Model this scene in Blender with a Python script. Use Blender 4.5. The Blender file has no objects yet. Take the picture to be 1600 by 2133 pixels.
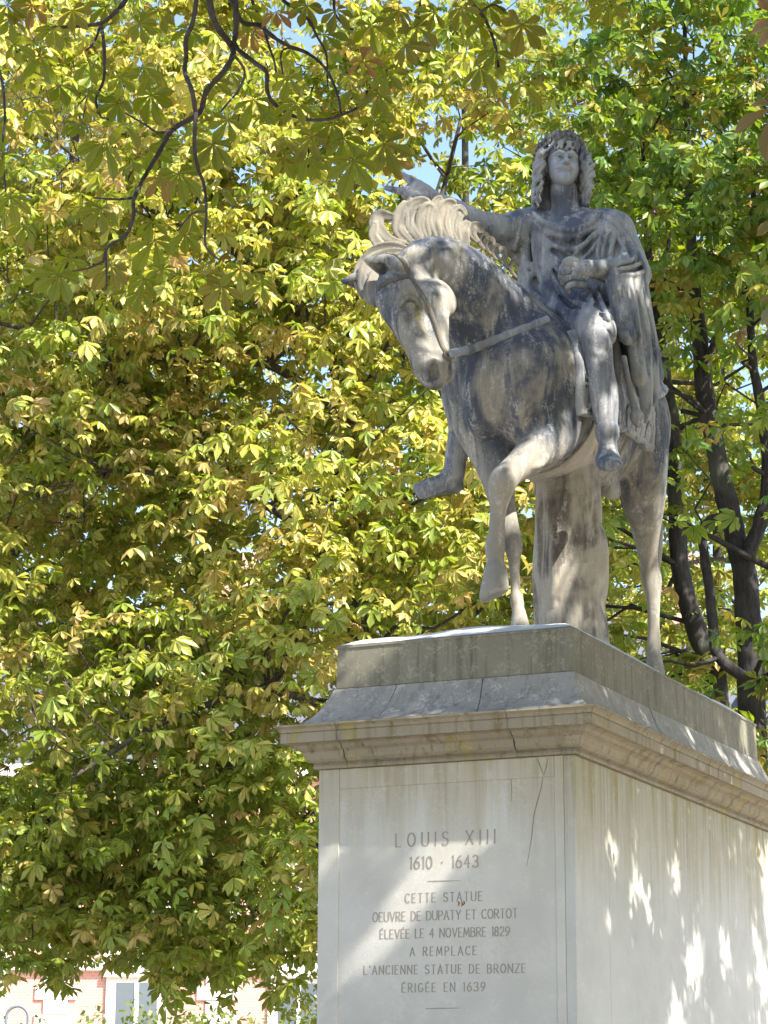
import bpy, math, random
import numpy as np
from mathutils import Vector, Matrix, Euler

# ------------------------------------------------------------------ camera, sky, sun, exposure
FPX, PITCH, YAW, ROLL = 5103.3, .2487, .4284, .004          # focal length in 1600-px picture widths, radians
CAM = np.array([5.1908, -12.1562, 1.5519])
CF = np.array([-math.sin(YAW)*math.cos(PITCH), math.cos(YAW)*math.cos(PITCH), math.sin(PITCH)])
_r = np.array([math.cos(YAW), math.sin(YAW), 0.]); _u = np.cross(_r, CF)
CR = math.cos(ROLL)*_r + math.sin(ROLL)*_u
CU = -math.sin(ROLL)*_r + math.cos(ROLL)*_u
SUN = np.array([1.0, -0.34, 1.12]); SUN /= np.linalg.norm(SUN)   # towards the sun
SC = bpy.context.scene

def setup_view():
    cd = bpy.data.cameras.new('camera'); co = bpy.data.objects.new('camera', cd)
    SC.collection.objects.link(co); SC.camera = co
    cd.sensor_fit = 'HORIZONTAL'; cd.sensor_width = 36.0; cd.lens = 36.0*FPX/1600.0
    cd.clip_start = 0.1; cd.clip_end = 3000.0
    m = Matrix(((CR[0], CU[0], -CF[0], CAM[0]), (CR[1], CU[1], -CF[1], CAM[1]), (CR[2], CU[2], -CF[2], CAM[2]), (0, 0, 0, 1)))
    co.matrix_world = m
    w = bpy.data.worlds.new('World'); SC.world = w; w.use_nodes = True
    nt = w.node_tree; nt.nodes.clear()
    sky = nt.nodes.new('ShaderNodeTexSky'); sky.sky_type = 'NISHITA'; sky.sun_disc = False
    el = math.asin(SUN[2]); sky.sun_elevation = el
    sky.sun_rotation = math.atan2(SUN[0], SUN[1])
    sky.air_density = 1.0; sky.dust_density = 1.6; sky.ozone_density = 1.0
    bg = nt.nodes.new('ShaderNodeBackground'); bg.inputs['Strength'].default_value = 0.13
    out = nt.nodes.new('ShaderNodeOutputWorld')
    nt.links.new(sky.outputs[0], bg.inputs[0]); nt.links.new(bg.outputs[0], out.inputs[0])
    ld = bpy.data.lights.new('sun', 'SUN'); lo = bpy.data.objects.new('sun', ld); SC.collection.objects.link(lo)
    ld.energy = 5.0; ld.angle = math.radians(0.53); ld.color = (1.0, .94, .84)
    lo.rotation_euler = Vector((-SUN[0], -SUN[1], -SUN[2])).to_track_quat('-Z', 'Y').to_euler()
    lo.location = (8, -6, 20)
    vs = SC.view_settings; vs.view_transform = 'Standard'; vs.look = 'None'; vs.gamma = 1.0; vs.exposure = 1.6
    vs.use_curve_mapping = False
    SC.cycles.use_denoising = True
    SC.cycles.max_bounces = 6; SC.cycles.diffuse_bounces = 3; SC.cycles.transmission_bounces = 4
    SC.cycles.transparent_max_bounces = 4; SC.cycles.glossy_bounces = 2
    SC.cycles.sample_clamp_indirect = 4.0
setup_view()

# ------------------------------------------------------------------ reading positions off the photograph
def ray(u, v): return CF + CR*(u-800.)/FPX + CU*(1066.5-v)/FPX
def P(u, v, y):                                   # the point on that line of sight at world depth y
    d = ray(u, v); return CAM + d*(y-CAM[1])/d[1]
def PD(u, v, dist):                               # ... at a horizontal distance from the camera
    d = ray(u, v); return CAM + d*dist/math.hypot(d[0], d[1])
def PZ(u, v, z):
    d = ray(u, v); return CAM + d*(z-CAM[2])/d[2]
def MPP(p): return float((np.asarray(p)-CAM) @ CF)/FPX    # metres per pixel at a point
def S(u, v, y, r):
    p = P(u, v, y); return p, r*MPP(p)
def pj(p):
    d = np.asarray(p)-CAM; z = d @ CF
    return 800+FPX*(d @ CR)/z, 1066.5-FPX*(d @ CU)/z

# ------------------------------------------------------------------ signed distance sculpting
def nrm(v): v = np.asarray(v, float); return v/(np.linalg.norm(v)+1e-12)
def smin(a, b, k):
    if k <= 0: return np.minimum(a, b)
    h = np.clip(k-np.abs(a-b), 0, None)/k
    return np.minimum(a, b)-h*h*k*.25
class Field:
    pad = 0.
    def __init__(s, lo, hi, h):
        s.lo = np.array(lo, float); s.h = h
        s.n = np.ceil((np.array(hi)-s.lo)/h).astype(int)+1
        s.d = np.full(s.n, .5, np.float32)
        s.ax = [(s.lo[i]+h*np.arange(s.n[i])).astype(np.float32) for i in range(3)]
    def box(s, lo, hi):
        a = np.clip(np.floor((np.array(lo)-s.lo)/s.h).astype(int), 0, s.n); b = np.clip(np.ceil((np.array(hi)-s.lo)/s.h).astype(int)+1, 0, s.n)
        if np.any(b <= a): return None
        sl = tuple(slice(a[i], b[i]) for i in range(3))
        return sl, s.ax[0][sl[0]][:, None, None], s.ax[1][sl[1]][None, :, None], s.ax[2][sl[2]][None, None, :]
    def put(s, fn, lo, hi, k=0., cut=False):
        m = max(k, s.pad)+3*s.h
        b = s.box(np.array(lo)-m, np.array(hi)+m)
        if b is None: return
        sl, x, y, z = b
        d = fn(x, y, z)
        if cut: s.d[sl] = -smin(-s.d[sl], d, k)
        else: s.d[sl] = smin(s.d[sl], d, k)
    def seg(s, a, b, ra, rb, k=0., cut=False):          # tapered round bar
        a = np.asarray(a, float); b = np.asarray(b, float); ba = b-a; L = max(float(ba @ ba), 1e-12); R = max(ra, rb)
        def f(x, y, z):
            X = x-a[0]; Y = y-a[1]; Z = z-a[2]
            t = np.clip((X*ba[0]+Y*ba[1]+Z*ba[2])/L, 0, 1)
            return np.sqrt((X-t*ba[0])**2+(Y-t*ba[1])**2+(Z-t*ba[2])**2)-(ra+t*(rb-ra))
        s.put(f, np.minimum(a, b)-R, np.maximum(a, b)+R, k, cut)
    def tube(s, pts, rs, k=0., cut=False):
        p = np.asarray(pts, float); R = float(np.max(rs)); lo = p.min(0)-R-k-4*s.h; hi = p.max(0)+R+k+4*s.h
        b = s.box(lo, hi)
        if b is None: return
        sl = b[0]; T = Field.__new__(Field); T.h = s.h; T.lo = np.array([s.ax[i][sl[i].start] for i in range(3)], float); T.ax = [s.ax[i][sl[i]] for i in range(3)]
        T.n = np.array([len(a) for a in T.ax]); T.d = np.full(T.n, .5, np.float32); T.pad = k
        for i in range(len(p)-1): T.seg(p[i], p[i+1], rs[i], rs[i+1], 0., False)
        s.d[sl] = -smin(-s.d[sl], T.d, k) if cut else smin(s.d[sl], T.d, k)
    def oval(s, a, b, sa, sb, na, nb, side, k=0.):       # bar of elliptical section: half width along side, half height across
        a = np.asarray(a, float); b = np.asarray(b, float); w = b-a; L = np.linalg.norm(w)+1e-9; w = w/L
        u = nrm(np.asarray(side)-w*(np.asarray(side) @ w)); v = np.cross(w, u); R = max(sa, sb, na, nb)
        def f(x, y, z):
            X = x-a[0]; Y = y-a[1]; Z = z-a[2]
            q = X*w[0]+Y*w[1]+Z*w[2]; t = np.clip(q/L, 0, 1); e = q-t*L
            ru = sa+t*(sb-sa); rv = na+t*(nb-na); m = np.minimum(ru, rv)
            U = (X*u[0]+Y*u[1]+Z*u[2])/ru; V = (X*v[0]+Y*v[1]+Z*v[2])/rv; l = np.sqrt(U*U+V*V+(e/m)**2)
            g = np.sqrt((U/ru)**2+(V/rv)**2+(e/(m*m))**2)+1e-6
            return np.where(l < .3, (l-1)*m, l*(l-1)/g)
        s.put(f, np.minimum(a, b)-R, np.maximum(a, b)+R, k)
    def ovals(s, rows, side, k=0.):                      # rows: (point, half width, half height)
        p = np.array([r[0] for r in rows]); R = max(max(r[1], r[2]) for r in rows); b = s.box(p.min(0)-R-k-4*s.h, p.max(0)+R+k+4*s.h)
        if b is None: return
        sl = b[0]; T = Field.__new__(Field); T.h = s.h; T.lo = np.array([s.ax[i][sl[i].start] for i in range(3)], float); T.ax = [s.ax[i][sl[i]] for i in range(3)]
        T.n = np.array([len(a) for a in T.ax]); T.d = np.full(T.n, .5, np.float32); T.pad = k
        for a, q in zip(rows[:-1], rows[1:]): T.oval(a[0], q[0], a[1], q[1], a[2], q[2], side, 0.)
        s.d[sl] = smin(s.d[sl], T.d, k)
    def ell(s, c, r, axes=None, k=0., cut=False):        # ellipsoid, axes rows = its own directions
        c = np.asarray(c, float); r = np.asarray(r, float)*np.ones(3); A = np.eye(3) if axes is None else np.array([nrm(q) for q in axes]); R = r.max()
        def f(x, y, z):
            X = x-c[0]; Y = y-c[1]; Z = z-c[2]
            q = [(X*A[i][0]+Y*A[i][1]+Z*A[i][2])/r[i] for i in range(3)]
            l = np.sqrt(q[0]**2+q[1]**2+q[2]**2); g = np.sqrt((q[0]/r[0])**2+(q[1]/r[1])**2+(q[2]/r[2])**2)+1e-6
            return np.where(l < .25, (l-1)*r.min(), l*(l-1)/g)
        s.put(f, c-R, c+R, k, cut)
    def warp(s, fn, lo, hi):
        b = s.box(lo, hi)
        if b: s.d[b[0]] += fn(b[1], b[2], b[3]).astype(np.float32)
    def blur(s, n=1):
        for _ in range(n):
            for a in range(3):
                q = np.moveaxis(s.d, a, 0); q[1:-1] = q[1:-1]*.5+(q[:-2]+q[2:])*.25
    def sample(s, p):
        g = (np.asarray(p)-s.lo)/s.h; g = np.clip(g, 0, s.n-1.001); i = g.astype(int); t = g-i; o = 0
        for a in (0, 1):
            for b in (0, 1):
                for c in (0, 1):
                    o = o+s.d[i[:, 0]+a, i[:, 1]+b, i[:, 2]+c]*(t[:, 0] if a else 1-t[:, 0])*(t[:, 1] if b else 1-t[:, 1])*(t[:, 2] if c else 1-t[:, 2])
        return o
    def grad(s, p):
        e = s.h; p = np.asarray(p); g = np.stack([s.sample(p+np.eye(3)[i]*e)-s.sample(p-np.eye(3)[i]*e) for i in range(3)], 1)
        return g/(np.linalg.norm(g, axis=1, keepdims=True)+1e-9)
    def hit(s, px, ylo=None):                            # where the lines of sight through these picture points meet the surface
        px = np.asarray(px, float); D = np.array([nrm(ray(u, v)) for u, v in px])
        c = s.lo+s.h*s.n/2; rad = np.linalg.norm(s.h*s.n)/2; t0 = np.linalg.norm(c-CAM)-rad; st = s.h*.6
        t = np.full(len(D), t0); done = np.zeros(len(D), bool); prev = np.ones(len(D))
        for _ in range(int(2*rad/st)+1):
            p = CAM+D*t[:, None]; ins = np.all((p >= s.lo) & (p <= s.lo+s.h*(s.n-1)), 1)
            v = np.where(ins, s.sample(p), .5)
            if ylo is not None: v = np.where(p[:, 1] < ylo, .5, v)
            new = (v < 0) & ~done
            t[new] -= st*(-v[new]/(prev[new]-v[new]+1e-9)); done |= new
            prev = np.where(done, prev, v); t[~done] += st
            if done.all(): break
        return CAM+D*t[:, None], done
    def mesh(s):
        d = s.d; neg = d < 0
        cnt = np.zeros(np.array(d.shape)-1, np.int8)
        for a in (0, 1):
            for b in (0, 1):
                for c in (0, 1):
                    cnt += neg[a:d.shape[0]-1+a, b:d.shape[1]-1+b, c:d.shape[2]-1+c]
        act = np.argwhere((cnt > 0) & (cnt < 8)); idx = np.full(cnt.shape, -1, np.int32)
        idx[act[:, 0], act[:, 1], act[:, 2]] = np.arange(len(act))
        cor = np.array([(a, b, c) for a in (0, 1) for b in (0, 1) for c in (0, 1)])
        V = np.stack([d[act[:, 0]+a, act[:, 1]+b, act[:, 2]+c] for a, b, c in cor], 1)
        acc = np.zeros((len(act), 3)); n = np.zeros(len(act))
        for i in range(8):
            for j in range(i+1, 8):
                if np.abs(cor[i]-cor[j]).sum() != 1: continue
                m = (V[:, i] < 0) != (V[:, j] < 0); t = V[:, i]/(V[:, i]-V[:, j]+1e-12)
                acc += np.where(m[:, None], cor[i]+(cor[j]-cor[i])*t[:, None], 0); n += m
        verts = s.lo+s.h*(act+acc/n[:, None]); quads = []
        for ax in range(3):
            o = [i for i in range(3) if i != ax]
            lo_ = [slice(None)]*3; hi_ = [slice(None)]*3; lo_[ax] = slice(0, -1); hi_[ax] = slice(1, None)
            for q in o: lo_[q] = slice(1, -1); hi_[q] = slice(1, -1)
            A = neg[tuple(lo_)]; B = neg[tuple(hi_)]; e = np.argwhere(A != B); sg = A[e[:, 0], e[:, 1], e[:, 2]]
            e = e.copy(); e[:, o[0]] += 1; e[:, o[1]] += 1
            def cell(p, q):
                c = e.copy(); c[:, o[0]] -= p; c[:, o[1]] -= q; return idx[c[:, 0], c[:, 1], c[:, 2]]
            Q = np.stack([cell(1, 1), cell(0, 1), cell(0, 0), cell(1, 0)], 1)
            if ax == 1: sg = ~sg
            Q = np.where(sg[:, None], Q, Q[:, ::-1]); quads.append(Q)
        quads = np.concatenate(quads); quads = quads[(quads >= 0).all(1)]
        return verts, quads
def catmull(pts, n):
    pts = np.asarray(pts, float)
    if len(pts) == 2: return pts[0]+(pts[1]-pts[0])*np.linspace(0, 1, n+1)[:, None]
    p = np.vstack([2*pts[0]-pts[1], pts, 2*pts[-1]-pts[-2]]); out = []
    for i in range(1, len(p)-2):
        t = np.linspace(0, 1, n, endpoint=False)[:, None]
        out.append(.5*((2*p[i])+(-p[i-1]+p[i+1])*t+(2*p[i-1]-5*p[i]+4*p[i+1]-p[i+2])*t*t+(-p[i-1]+3*p[i]-3*p[i+1]+p[i+2])*t**3))
    return np.vstack(out+[p[-2][None]])
def trace(src, px, n=6, ylo=None, jump=.08):             # a picture-space stroke laid on a sculpted surface
    q = catmull(px, n); p, ok = src.hit(q, ylo)
    p = p[ok]
    if len(p) < 2: return p
    keep = [0]
    for i in range(1, len(p)):
        if np.linalg.norm(p[i]-p[keep[-1]]) < jump+.0: keep.append(i)
    p = p[keep]
    for _ in range(2):
        if len(p) > 2: p[1:-1] = (p[:-2]+2*p[1:-1]+p[2:])/4
    return p
def stroke(dst, px, r, k=.01, cut=False, src=None, lift=0., n=6, ends=(.3, .3), ylo=None, jump=.08):
    src = src or dst; p = trace(src, px, n, ylo, jump)
    if len(p) < 2: return p
    if lift: p = p+src.grad(p)*lift*MPP(p[0])
    t = np.linspace(0, 1, len(p)); w = np.minimum(1, np.minimum(ends[0]+t*5, ends[1]+(1-t)*5))
    dst.tube(p, r*MPP(p[0])*w, k, cut)
    return p

# ------------------------------------------------------------------ objects
def mesh_obj(name, verts, faces, mat, parent=None, smooth=True, colors=None):
    me = bpy.data.meshes.new(name)
    verts = np.asarray(verts, np.float32)
    if isinstance(faces, np.ndarray):
        nf, k = faces.shape
        me.vertices.add(len(verts)); me.vertices.foreach_set('co', verts.ravel())
        me.loops.add(nf*k); me.loops.foreach_set('vertex_index', faces.astype(np.int32).ravel())
        me.polygons.add(nf); me.polygons.foreach_set('loop_start', np.arange(nf, dtype=np.int32)*k)
        me.polygons.foreach_set('loop_total', np.full(nf, k, np.int32)); me.update(calc_edges=True)
    else:
        me.from_pydata([tuple(map(float, v)) for v in verts], [], faces); me.update()
    if smooth: me.polygons.foreach_set('use_smooth', np.ones(len(me.polygons), bool))
    if colors is not None:
        at = me.color_attributes.new('tint', 'FLOAT_COLOR', 'POINT'); at.data.foreach_set('color', np.asarray(colors, np.float32).ravel())
    if mat: me.materials.append(mat)
    o = bpy.data.objects.new(name, me); SC.collection.objects.link(o)
    if parent: o.parent = parent
    return o
def join_meshes(parts):
    vs, fs, n = [], [], 0
    for v, f in parts: vs.append(v); fs.append(f+n); n += len(v)
    return np.vstack(vs), np.vstack(fs)
def empty(name, label, cat, group=None):
    o = bpy.data.objects.new(name, None); SC.collection.objects.link(o); o.empty_display_size = .3
    o['label'] = label; o['category'] = cat
    if group: o['group'] = group
    return o
def tag(o, label, cat, group=None, kind=None):
    if label: o['label'] = label
    if cat: o['category'] = cat
    if group: o['group'] = group
    if kind: o['kind'] = kind
    return o
# ------------------------------------------------------------------ the horse
LAT = nrm((1, .08, 0))                                  # the horse's left
def chain(F, rows, k=.02, n=9):                         # smooth limb through (px, py, depth, radius px)
    q = catmull(np.array([np.append(*S(*r)) for r in rows]), n); F.tube(q[:, :3], q[:, 3], k)
def chainw(F, rows, k=.02, n=4):                        # the same through world points (x, y, z, r)
    q = catmull(np.array(rows, float), n); F.tube(q[:, :3], q[:, 3], k)
def sweep(F, rows, side, k=.02, n=4):                   # elliptical limb: (px, py, depth, half width m, half height m)
    q = catmull(np.array([list(P(*r[:3]))+list(r[3:]) for r in rows]), n)
    F.ovals([(p[:3], p[3], p[4]) for p in q], side, k)
def band(dst, src, px, hw, th, n=6, k=.004, lift=0., ylo=None):   # flat strap lying on a surface
    p = trace(src, px, n, ylo)
    if len(p) < 2: return p
    g = src.grad(p); m = MPP(p[0]); p = p+g*lift*m
    for i in range(len(p)-1):
        w = p[i+1]-p[i]
        if np.linalg.norm(w) > 1e-4: dst.oval(p[i], p[i+1], hw*m, hw*m, th*m, th*m, np.cross(g[i], w), k)
    return p
HA = nrm(P(903, 780, .40)-P(850, 560, .68))             # head frame: down the nose, out of the face, to its left cheek
TOC = nrm(CAM-P(870, 660, .5)); HN = nrm(-CR*.78+TOC*.62); HN = nrm(HN-HA*(HN @ HA)); HL = np.cross(HN, HA); HL = HL if HL @ TOC > 0 else -HL
def build_horse():
    H = Field((-1.0, .1, 4.3), (.75, 3.15, 7.35), .009)
    sweepw = lambda rows, k: H.ovals([(p[:3], p[3], p[4]) for p in catmull(np.array(rows, float), 3)], LAT, k)
    sweepw([(0.0, 1.26, 6.03, .29, .36), (.02, 1.5, 5.99, .35, .48), (.06, 1.95, 5.98, .37, .50), (.10, 2.35, 6.06, .35, .43), (.12, 2.68, 6.17, .30, .34)], .03)
    for sx in (-1, 1): H.ell(np.array((.11, 2.55, 6.05))+LAT*.14*sx, (.24, .36, .42), k=.10)       # haunches
    H.ell(P(1140, 800, 1.42), (.21, .24, .40), k=.14)                                                # shoulders
    H.ell(P(985, 790, 1.32), (.17, .22, .36), k=.14)
    H.ell(P(1090, 840, 1.16), (.13, .13, .26), k=.10); H.ell(P(1010, 835, 1.12), (.13, .13, .25), k=.10)   # breast
    sweep(H, [(1105, 800, 1.55, .29, .40), (1070, 730, 1.40, .25, .365), (1018, 662, 1.2, .205, .305), (975, 605, 1.04, .175, .26), (932, 562, .89, .15, .21), (893, 550, .79, .135, .17), (865, 562, .72, .125, .14)], nrm((.75, -.65, .0)), .10)
    # head
    sweep(H, [(864, 570, .70, .115, .15), (855, 600, .64, .135, .205), (853, 632, .59, .142, .225), (864, 668, .54, .122, .185), (877, 705, .50, .100, .145), (892, 742, .455, .088, .108), (899, 772, .425, .093, .10), (904, 785, .41, .08, .085)], HL, .02)
    c = P(902, 634, .60); H.ell(c+HL*.05, (.15, .125, .085), (HA, HN, HL), k=.04)                    # cheek
    c = P(858, 634, .58); H.ell(c+HL*.115+HN*.055, (.05, .05, .03), (HA, HN, HL), k=.05)              # eye socket bone
    chain(H, [(818, 596, .48, 22), (836, 660, .42, 17), (858, 720, .38, 15), (878, 765, .35, 17)], .05)  # bridge of the nose
    chain(H, [(918, 668, .52, 18), (922, 715, .475, 14), (926, 755, .45, 15), (930, 782, .44, 14)], .04)
    # near fore leg, lifted
    chain(H, [(1168, 850, 1.42, 66), (1146, 912, 1.28, 53), (1104, 952, 1.08, 38), (1064, 984, .92, 29), (1048, 1003, .87, 30.5), (1042, 1030, .89, 24), (1038, 1062, .91, 17.5), (1034, 1110, .94, 17.5), (1031, 1140, .96, 22), (1032, 1166, .97, 18.5), (1033, 1188, .96, 21)], .03)
    a, b = S(1033, 1190, .955, 25), S(1031, 1226, .93, 31); w = nrm(b[0]-a[0])
    H.seg(a[0], b[0]+w*.05, a[1], b[1]*1.04, .006)
    n = nrm(CR*.42-CU*.85-CF*.2); c0 = P(1040, 1240, .93)
    H.put(lambda x, y, z: -((x-c0[0])*n[0]+(y-c0[1])*n[1]+(z-c0[2])*n[2]), c0-.14, c0+.14, .006, cut=True)    # flat sole
    stroke(H, [(1010, 1196), (1030, 1204), (1058, 1196)], 2, .004, cut=True)
    # far fore leg, standing
    chain(H, [(1000, 880, 1.30, 58), (1032, 965, 1.24, 43), (1045, 1040, 1.17, 28), (1060, 1095, 1.12, 21), (1069, 1137, 1.09, 20), (1071, 1168, 1.08, 13.5), (1074, 1225, 1.07, 11), (1077, 1252, 1.06, 15), (1079, 1268, 1.05, 13)], .025)
    a, b = S(1081, 1276, 1.04, 15), S(1084, 1310, 1.02, 22); H.seg(a[0], b[0], a[1], b[1], .006)
    # near hind leg
    chain(H, [(1318, 880, 2.55, 78), (1330, 960, 2.48, 62), (1340, 1040, 2.55, 46), (1346, 1105, 2.68, 30), (1351, 1165, 2.78, 20), (1357, 1207, 2.82, 22), (1361, 1245, 2.79, 15.5), (1362, 1300, 2.75, 12.5), (1362, 1340, 2.73, 15), (1362, 1358, 2.70, 14)], .03)
    a, b = S(1363, 1368, 2.69, 16), S(1364, 1404, 2.66, 22); H.seg(a[0], b[0], a[1], b[1], .006)
    # far hind leg, mostly behind the stump
    chainw(H, [(-.10, 2.5, 6.0, .24), (-.14, 2.32, 5.62, .19), (-.13, 2.42, 5.30, .11), (-.12, 2.62, 5.05, .07), (-.12, 2.60, 4.72, .048), (-.12, 2.53, 4.52, .055)], .03); H.seg((-.12, 2.51, 4.50), (-.12, 2.47, 4.41), .055, .075, .006)
    c = P(1272, 1018, 2.15); H.ell(c, (.055, .13, .075), k=.06)
    H.blur(3)
    # forearm and breast muscles
    stroke(H, [(1040, 740), (1055, 800), (1062, 890)], 4, .06, cut=True, lift=7)
    stroke(H, [(1130, 885), (1152, 905), (1158, 930)], 3, .02, cut=True, lift=1)
    stroke(H, [(1110, 975), (1130, 965), (1140, 950)], 7, .02)
    # face
    e = trace(H, [(857, 637), (860, 640)])
    if len(e): H.ell(e[0]+HL*.012, (.036, .046, .024), (HA, HN, HL), k=.012, cut=True); H.ell(e[0]-HL*.006, (.028, .034, .026), (HA, HN, HL), k=.004)
    stroke(H, [(834, 642), (846, 622), (866, 625), (878, 645)], 5, .008, lift=3)
    stroke(H, [(838, 650), (856, 657), (875, 651)], 4, .006, lift=2)
    stroke(H, [(904, 763), (910, 774), (905, 785)], 11, .008, cut=True, lift=-4)
    stroke(H, [(890, 762), (903, 751), (917, 760), (918, 780)], 5, .014, lift=1)
    stroke(H, [(939, 756), (938, 780), (930, 806)], 5, .004, cut=True, lift=-3)
    stroke(H, [(878, 662), (892, 700), (902, 735)], 6, .03, cut=True, lift=3)
    stroke(H, [(915, 585), (935, 605), (943, 640), (935, 668)], 3.5, .015, cut=True)
    # near and far ears
    for tip, base, r, op in (((757, 541, .42), (828, 558, .52), 27, (805, 562)), ((708, 586, .60), (778, 582, .66), 23, (750, 582))):
        a = P(*base); b = P(*tip); m = MPP(a); q = catmull(np.array([np.append(a, r*m), np.append(a*.62+b*.38, r*.86*m), np.append(a*.2+b*.8, r*.36*m), np.append(b, .003)]), 4); H.tube(q[:, :3], q[:, 3], .012)
        off = (-CU*.6-CF*.8)*r*.5*m
        H.tube([a*.6+b*.4+off, a*.25+b*.75+off*.7], [r*.52*m, r*.18*m], .006, cut=True)
    return H

def hair_lock(F, pts, r, strands=3, seed=0, k=.0025, spread=.46):
    strands = strands+4 if r > 7.5 else strands+1; spread *= .72      # a lock carved as a few parallel strands; pts (px, py, depth)
    rng = np.random.RandomState(seed); q = catmull(np.array([P(*p) for p in pts]), 6); m = MPP(q[0])
    t = np.linspace(0, 1, len(q)); prof = np.sin(np.pi*np.clip(.12+.80*t, 0, 1))**.6
    for s in range(strands):
        o = (s-(strands-1)/2)*r*spread*m; ph = rng.uniform(0, 6.28)
        d = np.gradient(q, axis=0); d /= np.linalg.norm(d, axis=1)[:, None]+1e-9
        side = np.cross(d, CF); side /= np.linalg.norm(side, axis=1)[:, None]+1e-9
        p = q+side*(o*(.55+.45*np.sin(np.pi*t)) )[:, None]-CF*(.10*r*m*np.sin(4*t+ph))[:, None]
        F.tube(p, r*.34*m*prof*rng.uniform(.75, 1.2), k)
def build_mane(H):
    M = Field((-1.05, .1, 6.3), (.35, 1.8, 7.5), .006)
    L = [ # clumps standing off the crest, front to back
        ([(842, 512, .74), (806, 500, .70), (784, 470, .68), (792, 448, .70), (818, 452, .73)], 11, 4),
        ([(836, 508, .72), (800, 514, .68), (778, 492, .66), (781, 462, .66)], 8, 3),
        ([(856, 506, .76), (832, 480, .74), (836, 448, .76), (852, 424, .78), (848, 418, .78)], 11, 4),
        ([(872, 500, .78), (852, 470, .77), (858, 436, .79), (882, 424, .82), (896, 440, .83)], 12, 4),
        ([(890, 498, .80), (880, 462, .80), (892, 434, .82), (906, 446, .84)], 11, 4),
        ([(912, 495, .83), (902, 460, .83), (914, 424, .85), (924, 418, .86)], 12, 4),
        ([(934, 498, .86), (922, 462, .86), (934, 430, .88), (950, 428, .90)], 12, 4),
        ([(954, 504, .89), (944, 472, .89), (955, 440, .91), (968, 452, .93)], 11, 4),
        ([(972, 512, .92), (965, 484, .92), (975, 460, .95)], 10, 3)]
    for i, (p, r, n) in enumerate(L): hair_lock(M, p, r, n, i)
    for i, (u, v, y, r) in enumerate([(990, 482, .98, 13), (1004, 497, 1.02, 12), (1017, 508, 1.06, 12), (1030, 521, 1.10, 11), (1042, 528, 1.14, 11), (1056, 540, 1.18, 12), (1070, 556, 1.24, 11)]):
        hair_lock(M, [(u+6, v+22, y+.02), (u-6, v+6, y), (u-2, v-10, y), (u+10, v-8, y+.03), (u+12, v+4, y+.02)], r*.62, 3, 20+i)
    F = [ # forelock
        ([(846, 528, .70), (806, 530, .66), (770, 548, .62), (757, 590, .58), (774, 632, .54)], 11, 4),
        ([(838, 522, .72), (795, 522, .68), (758, 548, .65), (748, 585, .62), (760, 622, .57)], 10, 4),
        ([(842, 530, .70), (806, 545, .64), (780, 578, .58), (774, 612, .54), (784, 638, .50)], 9, 3),
        ([(852, 520, .70), (815, 514, .68), (780, 522, .66), (758, 538, .64)], 9, 3)]
    for i, (p, r, n) in enumerate(F): hair_lock(M, p, r, n, 40+i)
    return M
def build_tail():
    T = Field((-.3, 2.5, 4.7), (.8, 3.4, 6.5), .010)
    for i in range(5):
        o = (i-2)*.05
        chainw(T, [(.10+o*.3, 2.90, 6.38, .05), (.14+o*.4, 3.0, 6.2, .05), (.20+o*.4, 3.0, 5.8, .05), (.235+o*.4, 2.96, 5.4, .045), (.235+o*.3, 2.95, 5.08, .02)], .01)
    return T
def build_bridle(H):
    B = Field((-1.05, .05, 5.6), (.5, 1.8, 7.1), .006)
    band(B, H, [(800, 528), (822, 530), (838, 541), (848, 560), (853, 573)], 5.5, 3.5)
    band(B, H, [(853, 572), (863, 590), (890, 632), (907, 675), (920, 717), (931, 738)], 5, 3.5)
    band(B, H, [(853, 575), (830, 580), (804, 589), (788, 602)], 6.5, 3.5)
    p = trace(H, [(855, 572), (857, 573)])
    if len(p): B.ell(p[0], (.022, .022, .012), (HA, HN, HL), .004)
    p = trace(H, [(933, 742), (935, 744)]); p = p[0] if len(p) else P(934, 743, .4)
    t = np.linspace(0, 2*np.pi, 13); B.tube([p+(HA*math.cos(a)+HN*math.sin(a))*.028+HL*.01 for a in t], [.008]*13, .003)
    R = Field((-.6, .1, 5.6), (.5, 1.7, 6.7), .006)
    q = trace(H, [(985, 727), (1020, 712), (1060, 697), (1100, 682), (1138, 666)], 5)
    q = np.vstack([catmull(np.array([p+HL*.012, p*.5+q[0]*.5+np.array((.0, -.02, 0)), q[0]]), 3)[:-1], q]); g = np.array([0., 0, 0])
    for i in range(len(q)-1):
        n = nrm(TOC-nrm(q[i+1]-q[i])*(TOC @ nrm(q[i+1]-q[i]))); R.oval(q[i]+n*.012, q[i+1]+n*.012, .027+.003*math.sin(i*1.7), .027+.003*math.sin(i*1.7+1.7), .014, .014, np.cross(n, q[i+1]-q[i]), .003)
    return B, R
def poly_sd(px, py, poly):                              # signed distance to a polygon, on arrays
    d = np.full(np.broadcast(px, py).shape, 1e9); s = np.ones_like(d); n = len(poly)
    for i in range(n):
        a = poly[i]; b = poly[i-1]; e0, e1 = b[0]-a[0], b[1]-a[1]; w0, w1 = px-a[0], py-a[1]
        t = np.clip((w0*e0+w1*e1)/(e0*e0+e1*e1+1e-12), 0, 1); d = np.minimum(d, (w0-e0*t)**2+(w1-e1*t)**2)
        c1 = py >= a[1]; c2 = py < b[1]; c3 = e0*w1 > e1*w0
        s = np.where((c1 & c2 & c3) | (~c1 & ~c2 & ~c3), -s, s)
    return s*np.sqrt(d)
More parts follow.
